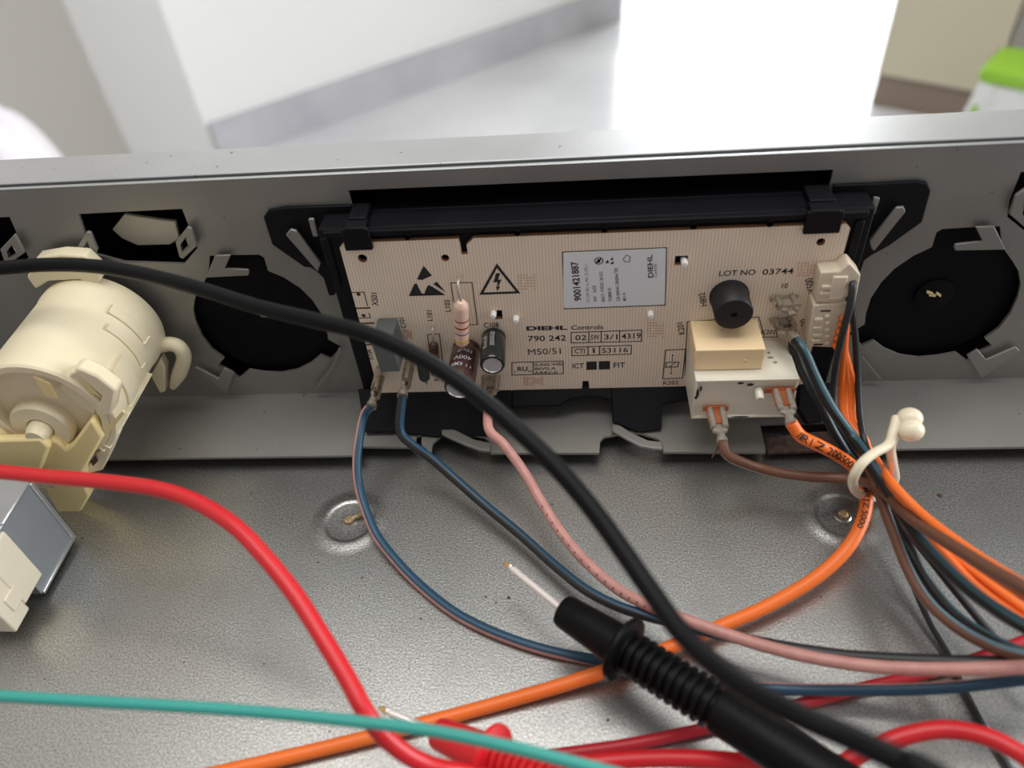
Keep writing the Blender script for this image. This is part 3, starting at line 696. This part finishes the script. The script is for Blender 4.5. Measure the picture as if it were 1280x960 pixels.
tx = MB(); on_can(tx, 'SUN SUN', (-26.8, YB, 41.9), (.03, -1, 0), 4.0, .0, 6.0, .35, 7.0); on_can(tx, '105C', (-26.8, YB, 41.9), (.03, -1, 0), 4.0, .6, 7.0, .35, 6.0)
for k in (-1, 1): tx.obox((-26.35, YB-14.26, 41.9), (2.4, .04, .12), ((1, 0, k), (0, 1, 0), (-k, 0, 1)))
tx.build('can_lettering', 'caplet', c, smooth=False)
# axial parts
def axial(name, p, q, r, mats, bands, lead_a=None, lead_b=None, lab=None):
    d = unit(q - p); L = np.linalg.norm(q - p)
    prof = [(.001, 0, 0), (r*.55, .15*r, 0), (r*.95, .7*r, 0), (r, 1.2*r, 0)]
    for a, b, mi in bands: prof += [(r*.98, a*L, 0), (r*1.0, a*L, mi), (r*1.0, b*L, mi), (r*.98, b*L, 0)]
    prof += [(r, L-1.2*r, 0), (r*.95, L-.7*r, 0), (r*.55, L-.15*r, 0), (.001, L, 0)]
    o = MB().lathe(prof, p, d, 28).build(name, mats, B)
    if lab: o['label'] = lab
    for l in (lead_a, lead_b):
        if l: MB().tube(spline(l, 5), .38, 8).build('lead_wire', 'tinbrown', o)
    return o
pa, pq = PY(576.5, 376, -20.0), PY(577.5, 432, -19.0)
axial('axial_choke', pa, pq, 2.25, ['pinkres', 'bandred', 'bandvio', 'bandgold'], [(.36, .39, 1), (.50, .54, 1), (.64, .67, 2), (.80, .86, 3)],
      [pb(576, 345), PY(575.5, 345, -15), PY(572, 358, -19), pa + A(0, 0, -1)], None, 'pink banded axial choke')
pa, pq = PY(541.5, 428, -16.5), PY(545, 466, -15.5)
axial('axial_choke', pa, pq, 1.6, ['brownres', 'bandred'], [(.3, .36, 1)], [pb(540, 409), PY(540.5, 409, -14.5), PY(541, 420, -16.5), pa + A(0, 0, -1)], None, 'dark brown axial choke')
pa, pq = PY(526, 443, -17.0), PY(531.5, 476, -17)
axial('resistor', pa, pq, 1.9, ['greenres', 'brownres'], [(.55, .60, 1)], None, [pq + A(0, 0, 1), pq + A(.2, 0, -1), pb(533, 479)], 'dark green resistor')
# white light pegs
for x, y, up_ in ((645, 400, 0), (813, 394, 0), (855, 329, 1), (617, 394, 1)):
    p = pb(x, y - 3)
    MB().lathe([(1.0, 0), (1.0, 2.6), (.8, 3.2), (.001, 3.3)], p + A(0, 1, 0), (0, -1, 0), 14).build('white_peg', 'whitepeg', B)
# blade terminals on the left with edge-on receptacles
ends = {}
for key, (x, y), side in (('bluepink', (475, 465), (1, 0, 0)), ('blackblue', (512, 452), (1, 0, 0))):
    p = pb(x, y); ends[key] = spade(B, p, (0, -1, 0), side, 'tinbrown', 5.4, 10, 'tinbrown')
p = pb(614, 470); ends['pink'] = spade(B, p, (0, -1, 0), (0, 0, 1), 'tinbrown', 5.8, 6.5, 'tinbrown')
# two receptacles on blades 10 and 20
p = pb(979, 371); spade(B, p, (.12, -1, 0), (0, 0, 1), 'tinbrown', 6.8, 4.6, 'tin', False); ends['b10'] = PY(991, 424, -15.5)
p = pb(976, 398); ends['b20'] = spade(B, p, (.2, -1, 0), (0, 0, 1), 'tinbrown', 6.6, 4.2, 'tin')
# connectors on the right edge
def connector(name, px, ribs, y1, lab):
    L = [PY(x, y, y1) for x, y in px]
    o = MB().prism([A(p[0], y1, p[2]) for p in L], (0, YB - y1, 0)).build(name, 'conn', B, bevel=.4); o['label'] = lab
    for (x0, y0, x1, y1_) in ribs:
        a, b = PY(x0, y0, y1), PY(x1, y1_, y1); c0 = (a+b)/2
        MB().obox(A(c0[0], y1-.25, c0[2]), (abs(b[0]-a[0])/2, .5, abs(b[2]-a[2])/2)).build('rib', 'conn', o, bevel=.3)
    return o
c1 = connector('wire_connector', [(1026, 341), (1050, 339.5), (1060, 330), (1064, 330), (1076, 344), (1069, 380), (1020, 378)], [(1027, 356, 1038, 360), (1025, 364, 1036, 368), (1041, 345, 1052, 373)], -17.5, 'upper ivory connector for the two black wires')
c2 = connector('wire_connector', [(1017, 382), (1061, 378), (1058, 388), (1046, 435), (1008, 433)], [(1018, 397, 1028, 401), (1017, 407, 1027, 411), (1016, 416, 1026, 420), (1014, 423, 1024, 427)] + [(1031, 393+8.3*k, 1036, 397+8.3*k) for k in range(5)], -18.0, 'lower ivory connector for the orange wires')
mb = MB()
for x0, y0, x1, y1 in ((1026, 388, 1038, 389.2), (1017, 430, 1028, 431.2)): a, b = PY(x0, y0, -18.05), PY(x1, y1, -18.05); mb.box((a[0], -18.15, b[2]), (b[0], -18, a[2]))
mb.build('marking_slot', 'ink', c2, smooth=False)
mb = MB()
for k in range(5):
    p = PY(1052 - 2*k, 396 + 8.3*k, -18.1); mb.ball(p, 1.0, 10, 6, (1, .4, 1))
mb.build('wire_entry', 'brownbase', c2)

# ================================================================== CREAM SELECTOR
cx, cz, r = -161.5, 46.4, 19.8
t = thing('selector_unit', 'large cream plastic rotary selector with tan switch holder, fixed to the panel', 'selector', (cx, -25, cz-r))
ax = A(0, -1, 0)
prof = [(r-3, .5), (r, .5), (r+.4, 1.2), (r+.4, 6), (r, 7), (r, 30), (r-.3, 43.3), (r-.9, 44), (r-3.0, 44), (r-3.3, 43.2), (r-3.6, 40), (.001, 40)]
MB().lathe(prof, (cx, -4, cz), ax, 64).build('drum', 'cream', t)
def rad(a, rr, y): return A(cx + rr*math.cos(a), y, cz + rr*math.sin(a))
# raised arc ribs and wedges moulded on the drum
def arcrib(a0, a1, y0, y1, h, name='drum_rib', rr=None):
    n = 12; mb = MB(); rr = rr or r
    for k in range(n+1):
        a = a0 + (a1-a0)*k/n
        mb.v += [rad(a, rr-.5, y0), rad(a, rr+h, y0), rad(a, rr+h, y1), rad(a, rr-.5, y1)]
    for k in range(n):
        for j in range(4): mb.f.append([4*k+j, 4*k+(j+1) % 4, 4*k+4+(j+1) % 4, 4*k+4+j]); mb.m.append(0)
    mb.f += [[0, 1, 2, 3], [4*n+3, 4*n+2, 4*n+1, 4*n]]; mb.m += [0, 0]
    return mb.build(name, 'cream', t, bevel=.3)
D2 = math.radians
arcrib(D2(5), D2(48), -15, -18.5, .9); arcrib(D2(-8), D2(42), -23, -25, .8)
arcrib(D2(-25), D2(20), -30, -37, 1.0); arcrib(D2(-50), D2(10), -40, -48, 1.2); arcrib(D2(-62), D2(-30), -20, -47, 1.3)
MB().prism([PY(x, y, -48.4) for x, y in ((90, 463), (99, 460), (122, 470), (146, 489), (141, 515), (131, 523), (118, 518), (127, 496))], (0, 5, 0)).build('socket_edge', 'cream', t, bevel=.9)
MB().prism([PY(x, y, -46.8) for x, y in ((88, 466), (100, 463), (128, 496), (118, 520), (98, 508), (72, 486))], (0, 4, 0)).build('socket_floor', 'cream', t, bevel=.6)
MB().prism([PY(x, y, -47.6) for x, y in ((100, 468), (112, 492), (126, 496))], (0, 1.2, 0)).build('socket_shade_facet', 'tan', t, bevel=.2)  # tan triangle painting the darker tone of the socket recess as shade
# mounting lug at the top and hook at the side
p = [PY(x, y, -8) for x, y in ((33, 347), (45, 323), (75, 318), (105, 320), (126, 340), (126, 350), (112, 366), (100, 350), (60, 352), (44, 362))]
MB().prism(p, (0, 5, 0)).build('mounting_lug', 'cream', t, bevel=.7)
hk = spline([PY(x, y, -7) for x, y in ((200, 432), (212, 430), (224, 434), (230, 446), (226, 462), (216, 484))], 5)
MB().tube(hk, [2.6]*(len(hk)-4) + [2.4, 2.1, 1.7, 1.2], 12).build('hook', 'cream', t)
MB().prism([PY(x, y, -9) for x, y in ((188, 470), (200, 448), (206, 460), (206, 490), (200, 492))], (0, 4, 0)).build('hook_foot', 'cream', t, bevel=.5)
# inside the open front: white boss, tan holder with forked arm and hexagonal tab
MB().lathe([(9.5, 0), (9.5, 7), (8.8, 8), (4.2, 8), (3.6, 7), (3.4, 10), (2.6, 12), (.001, 12)], (cx-5, -40, cz-7), ax, 32).build('centre_boss', 'cream', t)
mb = MB().prism([PY(x, y, -47) for x, y in ((62, 523), (76, 520), (98, 560), (88, 566))], (0, 4, 0)); mb.build('inner_web', 'cream', t, bevel=.4)
hold = [PY(x, y, -50) for x, y in ((-60, 552), (62, 549), (72, 553), (82, 562), (90, 556), (112, 526), (117, 529), (128, 548), (104, 590), (104, 603), (112, 621), (100, 641), (72, 641), (55, 612), (-60, 612))]
MB().prism(hold, (0, 6, 0)).build('tan_holder', 'tan', t, bevel=.8)
MB().prism([PY(x, y, -52.5) for x, y in ((-60, 552), (50, 549), (62, 560), (50, 590), (-60, 592))], (0, 3, 0)).build('holder_boss', 'tan', t, bevel=.9)
MB().prism([PY(x, y, -46) for x, y in ((104, 590), (130, 555), (146, 548), (136, 572), (128, 588), (112, 592))], (0, 5, 0)).build('rim_foot', 'cream', t, bevel=.5)
MB().prism([PY(x, y, -48.3) for x, y in ((113, 577), (119, 569), (122, 577), (116, 583))], (0, .6, 0)).build('rim_window', 'brownres', t)
MB().prism([PY(x, y, -48.4) for x, y in ((134, 535), (153, 514), (156, 517), (137, 541))], (0, .8, 0)).build('rim_slot', 'tan', t)
MB().prism([PY(x, y, -48.15) for x, y in ((42, 471), (62, 480), (72, 499), (57, 496))], (0, .4, 0)).build('drum_window', 'tan', t)

# metal-cased switch in front of it
X0 = -167.0
t = thing('metal_switch', 'grey metal boxed switch with cream plastic connector end beside the tan holder', 'switch', (X0-15, -75, 2))
MB().box((X0-32, -83.5, 2.2), (X0, -61.8, 31.2)).build('case', 'zinc', t, bevel=.4)
mb = MB().box((X0-32, -78.5, 31.0), (X0+.6, -61.6, 31.9)); mb.build('case_lid', 'zinclit', t, bevel=.3)
mb = MB().box((X0-.2, -83.2, 2.0), (X0+.7, -61.8, 3.2)).box((X0-.2, -63.4, 3.2), (X0+.7, -61.8, 31)); mb.build('case_flange', 'zinclit', t, bevel=.25)
mb = MB().obox((X0+2.8, -61.0, 29), (3.4, .4, 1.5), (unit((1, .3, -.6)), (0, 1, 0), (.6, 0, 1))); mb.build('spring_tab', 'tinbrown', t)
MB().box((X0-32, -90, 7.5), (X0+.9, -79.5, 30.0)).build('connector_shell', 'ivory', t, bevel=.5)
MB().box((X0-32, -97.5, 4.5), (X0+.4, -89.6, 24)).build('connector_block', 'ivory', t, bevel=.5)
MB().box((X0-32, -94, 10), (X0+1.0, -88, 16)).build('latch', 'ivory', t, bevel=.3)

# ================================================================== WIRES
def wire(name, label, cat, spec, r, mats=('w_black',), split=None, n=14, twist=None, group=None, sub=8):
    if split: n = 20
    Q = [p if isinstance(p, np.ndarray) else route([p])[0] for p in spec]
    def out(p): return not isinstance(p, np.ndarray) and (p[0] < 0 or p[0] > 1280 or p[1] > 960)
    def onward(a, b):                       # the run goes on beyond the frame, level with the plate
        d = b - a; d[2] = 0; d = unit(d); return [b + d*50, b + d*120] if (cat == 'cable' or b[0] < 0) else []
    if out(spec[0]): Q = onward(Q[1], Q[0])[::-1] + Q
    if out(spec[-1]): Q = Q + onward(Q[-2], Q[-1])
    P = spline(Q, sub)
    mb = MB()
    mf = 0 if split is None else (lambda k, i: 1 if ((k - split[0]) % n) < split[1] else 0)
    mb.tube(P, r, n, mf, True, None, (0, -.6, .8) if split else None, twist)
    o = mb.build(name, list(mats), None, angle=60)
    tag(o, label, cat, group); return o, P
def wire_print(o, P, r, segs, mt='ink', name='printed_marks'):
    """short dashes of ink along the upper side of a wire"""
    mb = MB()
    for i in segs:
        T_ = unit(P[i+1]-P[i]); v = unit(CAM - P[i]); v = unit(v - T_*(v @ T_)); s = np.cross(T_, v)
        c = P[i] + v*r*.985
        mb.obox(c + s*.5 - v*.1, (.35, .3, .1), (T_, s, v)); 
    mb.build(name, mt, o, smooth=False)
def wire_text(o, P, r, i0, i1, s_, h):
    V, Fc = text_faces(s_, .008, True); lo, hi = V.min(0), V.max(0); mb = MB(); W_ = []
    for p in V:
        f = i0 + (i1-i0)*(p[0]-lo[0])/(hi[0]-lo[0]); i = int(f); c = P[i]*(1-(f-i)) + P[i+1]*(f-i)
        T_ = unit(P[i+1]-P[i]); v = unit(CAM - c); v = unit(v - T_*(v @ T_)); s = np.cross(v, T_); a = ((p[1]-lo[1])/(hi[1]-lo[1]) - .5)*h/r
        W_.append(c + (r+.14)*(v*math.cos(a) + s*math.sin(a)))
    mb.add(W_, Fc); mb.build('wire_lettering', 'ink', o, smooth=False)

e = ends['bluepink']; R3 = 1.5
o, P = wire('striped_wire', 'blue wire with pink stripe from the spade terminal right under the grey capacitor', 'wire',
    [e, (455, 520, 23), (449, 550, 19), (446, 580, 15), (449, 610, 11), (458, 640, 8), (470, 668, 5), (490, 695, 3.5), (520, 727, 2), (560, 760, 1.6), (600, 783, 1.6), (650, 803, 1.6), (700, 817, 1.6), (760, 828, 1.6), (820, 842, 1.8), (880, 853, 3), (940, 859, 5), (1000, 862, 6), (1060, 862.5, 7), (1130, 862, 9), (1200, 858, 12), (1280, 849, 16), (1340, 842, 18)],
    R3, ('w_blue', 'w_pink'), (1, 6), twist=lambda f: math.radians(170)*min(1, max(0, (f-.55)/.15)))
e = ends['blackblue']
o, P = wire('striped_wire', 'black wire with dark blue stripe from the terminal between grey capacitor and green resistor', 'wire',
    [e, (500, 537, 22), (515, 556, 18), (540, 574, 14), (570, 600, 10), (610, 635, 7), (650, 668, 6), (690, 704, 6), (730, 736, 7), (770, 757, 8), (810, 770, 9), (850, 780, 10), (900, 793, 10), (950, 803, 11), (1000, 812, 12), (1060, 820, 14), (1130, 824.5, 17), (1200, 827, 20), (1280, 829, 24), (1340, 830, 26)],
    1.55, ('w_char', 'w_blue'), (14, 5), twist=lambda f: math.radians(170)*min(1, max(0, (f-.5)/.2)))
e = ends['pink']
o, P = wire('pink_wire', 'dull pink silicone wire from the spade terminal under the small black capacitor', 'wire',
    [e, (611, 536, 23), (630, 556, 20), (655, 590, 16), (675, 625, 13), (700, 664, 11), (730, 700, 10), (770, 735, 10), (810, 757, 12), (850, 772, 14.5), (900, 790, 15), (950, 806, 15), (1010, 821, 17), (1080, 832, 19), (1150, 836, 22), (1220, 836, 26), (1280, 834, 29), (1340, 832, 30)],
    1.6, ('w_pink',))
wire_print(o, P, 1.6, range(34, 70, 2), 'w_brown')
def near(x): return x
RB = 1.9
o, P = wire('orange_wire', 'lettered orange wire looping from the relay spade through the tie and along the plate', 'wire',
    [w_or0, (1001, 545, 'y', -47), (1022, 556, 'y', -50), (1045, 568, 22), (1066, 583, 19), (1080, 603, 16), (1083, 628, 14), (1076, 656, 12), (1060, 684, 10), (1035, 710, 8), (1000, 735, 6.5), (950, 762, 5.5), (900, 783, 5.2), (850, 804, 5.2), (800, 824, 5.2), (750, 841, 5), (700, 857, 3.5), (650, 871.5, 2.5), (600, 885.5, 2), (550, 899, 2), (480, 917, 2), (400, 936.5, 2), (300, 960, 2), (220, 978, 2)],
    RB, ('w_orange',))
wire_text(o, P, RB, 6, 33, '1MR1Z 200/5000', 2.3)
wire_text(o, P, RB, 42, 58, '1MR1Z 5000', 1.6)
o, P = wire('brown_wire', 'plain brown wire sagging from the relay spade into the cream tie', 'wire',
    [w_brown0, (908, 567, 'y', -48), (925, 577, 'y', -49), (955, 587, 15), (1000, 595, 14), (1045, 597.5, 15), (1070, 600, 17), (1088, 605, 20), (1108, 618, 25), (1137, 646, 31), (1170, 669, 36), (1208, 693, 41), (1246, 716, 45), (1285, 737, 49), (1340, 766, 53)],
    1.6, ('w_brown',))
mb = MB().tube([PY(899, 553, -44), PY(896, 562, -45.5), PY(890, 572, -46)], [.5, .45, .2], 6); x = mb.build('frayed_strand', 'w_brown', o)
# bundle through the tie: sits above the flange's front
o, P = wire('striped_wire', 'thick black wire with teal stripe from blade 20 through the cream tie', 'wire',
    [ends['b20'], (1004, 438, 'y', -27), (1020, 474, 'y', -32), (1040, 511, 'y', -38), (1066, 547, 'y', -43), (1088, 579, 27), (1106, 606, 27), (1126, 640, 27), (1151, 676, 29), (1182, 710, 31), (1216, 741, 34), (1250, 765, 38), (1290, 788, 42), (1340, 812, 46)],
    1.65, ('w_black', 'w_teal'), (14, 7))
o, P = wire('striped_wire', 'black and teal wire running behind the thicker one beside the large relay', 'wire',
    [ends['b10'], (993, 440, 'y', -19), (1003, 464, 'y', -23), (1022, 500, 'y', -29), (1042, 540, 'y', -35), (1062, 572, 'y', -40), (1082, 596, 19), (1100, 620, 19), (1120, 655, 19), (1138, 690, 19), (1160, 728, 17), (1190, 765, 17), (1230, 794, 19), (1275, 815, 22), (1340, 835, 24)],
    1.5, ('w_black', 'w_teal'), (15, 4))
o, P = wire('brown_wire', 'brown wire with pale blue stripe leaving the tie towards the plate', 'wire',
    [(1064, 540, 'y', -33), (1078, 568, 'y', -40), (1091, 598, 23), (1102, 626, 21), (1116, 664, 20), (1135, 712, 20), (1157, 749, 20), (1186, 777, 21), (1222, 800, 23), (1262, 816, 26), (1330, 830, 29)],
    1.45, ('w_brown', 'w_lblue'), (15, 4))
for lab, spec, rr in (('thin black wire from the upper slot of the top ivory connector', [(1066, 352, 'y', -17), (1065.5, 362, 'y', -19), (1062, 385, 'y', -21), (1055, 410, 'y', -22), (1048, 440, 'y', -22), (1043, 472, 'y', -23), (1042, 505, 'y', -27), (1052, 540, 'y', -34), (1078, 576, 'y', -41), (1098, 603, 21), (1116, 632, 20), (1140, 670, 18), (1166, 703, 15), (1202, 748, 12), (1245, 799, 10), (1300, 860, 8)], 1.1),
                      ('thin black wire from the lower slot of the top ivory connector', [(1060, 372, 'y', -17), (1064, 380, 'y', -19), (1069, 420, 'y', -19), (1072, 470, 'y', -21), (1075, 520, 'y', -29), (1082, 556, 'y', -37), (1097, 596, 17), (1108, 630, 14), (1122, 672, 10), (1143, 733, 5), (1164, 780, 2.5), (1185, 816, 1.3), (1200, 849, 1.2), (1228, 904, 1.2), (1262, 960, 1.2), (1280, 990, 1.2)], 1.0)):
    o, P = wire('thin_black_wire', lab, 'wire', spec, rr, ('w_char',))
OR = []
for k in range(5):
    s0 = (1053 - 2.4*k, 397 + 8.3*k)
    ex = [[(1094, 572, 'y', -41), (1112, 600, 32), (1150, 640, 35), (1200, 679, 39), (1245, 709, 43), (1300, 742, 48), (1350, 770, 50)],
          [(1096, 577, 'y', -41), (1112, 604, 29), (1147, 643, 32), (1195, 686, 36), (1240, 718, 40), (1300, 757, 45), (1350, 782, 48)],
          [(1092, 577, 'y', -40), (1110, 610, 25), (1140, 650, 26), (1180, 692, 27), (1214, 727, 27), (1252, 757, 28), (1310, 795, 30)],
          [(1091, 580, 'y', -39), (1109, 614, 22), (1150, 660, 23), (1195, 697, 26), (1240, 732, 28), (1290, 768, 30), (1340, 800, 32)],
          [(1090, 583, 'y', -38), (1108, 618, 19), (1136, 652, 20), (1172, 690, 22), (1225, 730, 24), (1280, 772, 27), (1340, 812, 29)]][k]
    xm = 1049 + 4.6*((k*2) % 5)
    spec = [(s0[0], s0[1], 'y', -18), (s0[0]+4, s0[1]+5, 'y', -19.5), (1055+1.5*k, 440+4*k, 'y', -20), (xm + 3, 490, 'y', -22), (xm + 8 - k, 525, 'y', -28), (1080+.8*k, 553, 'y', -35)] + ex
    lab = ['orange wire from the uppermost entry of the lower ivory connector', 'orange wire from the second entry of the lower ivory connector', 'orange wire from the third entry of the lower ivory connector', 'orange wire from the fourth entry of the lower ivory connector', 'orange wire from the lowest entry of the lower ivory connector'][k]
    wire('thin_orange_wire', lab, 'wire', spec, 1.15, ('w_orange',), group='orange wires of the lower connector')
# releasable tie
t = thing('cable_tie', 'cream beaded plastic tie looped round the wire bundle', 'cable tie', PZ(1095, 600, 12))
lp = spline([PD(x, y, d) for x, y, d in ((1121, 522, 214), (1116, 540, 212), (1110, 556, 211), (1090, 568, 209), (1075, 582, 208), (1066, 600, 211), (1070, 614, 220), (1085, 622, 236), (1105, 618, 240), (1118, 600, 234), (1116, 580, 222), (1113, 560, 214), (1118, 545, 213), (1126, 532, 213))], 6)
MB().tube(lp, 1.35, 12).build('strap', 'tie', t)
mb = MB().ball(PD(1137, 523, 213), 3.5, 20, 12, (1.0, .9, .85)); mb.build('bead', 'tie', t)
mb = MB().ball(PD(1138.5, 538, 211), 3.4, 20, 12, (1.05, .9, .9)); mb.build('bead', 'tie', t)
# loose wires in front
wire('green_wire', 'green silicone wire crossing in front of the red probe', 'wire', [(-60, 866, 'd', 168), (0, 870, 'd', 166), (100, 876, 'd', 164), (200, 881.5, 'd', 162), (300, 888, 'd', 160), (400, 897, 'd', 157), (500, 908, 'd', 154), (560, 917, 'd', 152), (640, 934, 'd', 149), (700, 949, 'd', 147), (780, 970, 'd', 145)], 1.25, ('w_green',))
wire('dark_red_wire', 'dark red wire lying on the plate behind the black probe', 'wire', [(640, 950, 2), (720, 940, 2), (800, 928, 2), (900, 906, 2), (1000, 880, 2), (1070, 862, 1.8), (1140, 846, 1.8), (1210, 827, 1.8), (1262, 808, 1.8), (1340, 780, 1.8)], 1.55, ('w_dred',))
# test leads ------------------------------------------------------------------
wire('test_lead', 'thick black test lead arching across the circuit board to the black probe', 'cable',
    [(-60, 340, 'd', 228), (0, 335, 'd', 226), (60, 331, 'd', 223), (120, 333, 'd', 219), (180, 343, 'd', 214), (250, 361, 'd', 206), (320, 383, 'd', 199), (400, 402, 'd', 191), (455, 416, 'd', 186), (510, 439, 'd', 181), (560, 468, 'd', 176), (610, 505, 'd', 171), (660, 549, 'd', 166), (700, 589, 'd', 162), (740, 636, 'd', 158), (780, 691, 'd', 153), (815, 741, 'd', 148), (850, 789, 'd', 142), (890, 828, 'd', 136), (940, 864, 'd', 129), (1000, 895, 'd', 122), (1060, 921, 'd', 117), (1130, 954, 'd', 111), (1200, 990, 'd', 106)],
    2.05, ('rubber',), n=20)
wire('test_lead', 'glossy red test lead curving round the red probe tip and off along the plate', 'cable',
    [(-60, 588, 'd', 212), (0, 590, 'd', 208), (60, 596, 'd', 204), (120, 601, 'd', 200), (190, 610, 'd', 194), (240, 625, 'd', 190), (290, 655, 'd', 184), (330, 695, 'd', 179), (370, 745, 'd', 174), (405, 800, 'd', 169), (435, 850, 'd', 165), (460, 895, 'd', 162), (488, 928, 'd', 163), (525, 952, 'd', 166), (570, 964, 'd', 172), (640, 966, 'd', 178), (710, 957, 'd', 181), (790, 949, 'd', 181), (870, 948, 'd', 181), (950, 954, 'd', 180), (1010, 960, 'd', 178), (1050, 955, 'd', 176), (1085, 938, 'd', 175), (1130, 920, 'd', 174), (1180, 912, 'd', 172), (1230, 920, 'd', 168), (1275, 942, 'd', 164), (1330, 980, 'd', 160)],
    2.0, ('w_red',), n=20)

# probes -----------------------------------------------------------------------
def probe(name, lab, tip, neck, tail, body_mat, scale=1.0, letter=None, r0=5.0):
    tip, neck, tail = (np.array(v, float) for v in (tip, neck, tail))
    base = (neck + tail)/2
    t = thing(name, lab, 'test probe', (base[0], base[1], max(0, min(tip[2], neck[2]) - 6)))
    d = unit(tail - neck); L = np.linalg.norm(tail - neck)
    dn = unit(neck - tip); Ln = np.linalg.norm(neck - tip)
    MB().lathe([(.001, 0), (.35, .5), (.8, 2.2), (.95, 2.8)], tip, dn, 16).build('needle_tip', 'brass', t)
    MB().lathe([(.95, 2.8), (.6, 3.2), (.6, 3.6), (1.0, 4.0), (1.0, Ln + 3)], tip, dn, 16).build('needle', 'needle', t)
    s = scale
    MB().lathe([(.001, 0), (r0*.84*s, 0), (r0*.9*s, .8), (r0*1.0*s, 9*s), (r0*1.1*s, 19.5*s), (.001, 19.5*s)], neck, d, 40).build('front_barrel', body_mat, t)
    MB().lathe([(r0*.9*s, 18.4*s), (r0*1.6*s, 18.5*s), (r0*1.74*s, 19.2*s), (r0*1.70*s, 20.2*s), (r0*1.4*s, 20.7*s), (r0*.9*s, 20.9*s)], neck, d, 40).build('finger_guard', body_mat, t)
    prof = []; h = 20.6*s
    for k in range(11):
        for rr, dh in ((.86, 0), (1.13, .1), (1.13, .95), (.86, 1.05)): prof.append((r0*rr*s, h + dh*s))
        h += 2.3*s
    prof.append((r0*.86*s, h + .5))
    MB().lathe(prof, neck, d, 40).build('ribbed_grip', body_mat, t)
    rear = MB().lathe([(r0*.9*s, h - .4), (r0*1.08*s, h), (r0*1.12*s, h + 1.2), (r0*1.15*s, L*.9), (r0*.8*s, L), (.001, L)], neck, d, 40).build('rear_barrel', body_mat, t)
    if letter:
        mb = MB(); V, Fc = text_faces(letter, 0, True); lo, hi = V.min(0), V.max(0); W_ = []
        v = unit(CAM - neck); v = unit(v - d*(v @ d)); sv = np.cross(v, d)
        for p in V:
            al = h + 4 + (p[0]-lo[0])/(hi[0]-lo[0])*15; a = ((p[1]-lo[1])/(hi[1]-lo[1]) - .5)*.45 + .3
            W_.append(neck + d*al + (r0*1.15*s+.08)*(v*math.cos(a) + sv*math.sin(a)))
        mb.add(W_, Fc); mb.build('moulded_lettering', M['rubber'], rear, smooth=False)
    return t
probe('black_probe', 'black ribbed multimeter probe with bright needle lying across the wires', PZ(629, 702, 15), PZ(704, 763, 16.5), PD(1170, 1060, 152), 'rubber', letter='CAT III')
probe('red_probe', 'red ribbed multimeter probe with bright needle half hidden by the green wire', PZ(472, 884, 12), PZ(548, 917, 12), PD(860, 1050, 150), 'probe_red', .86)
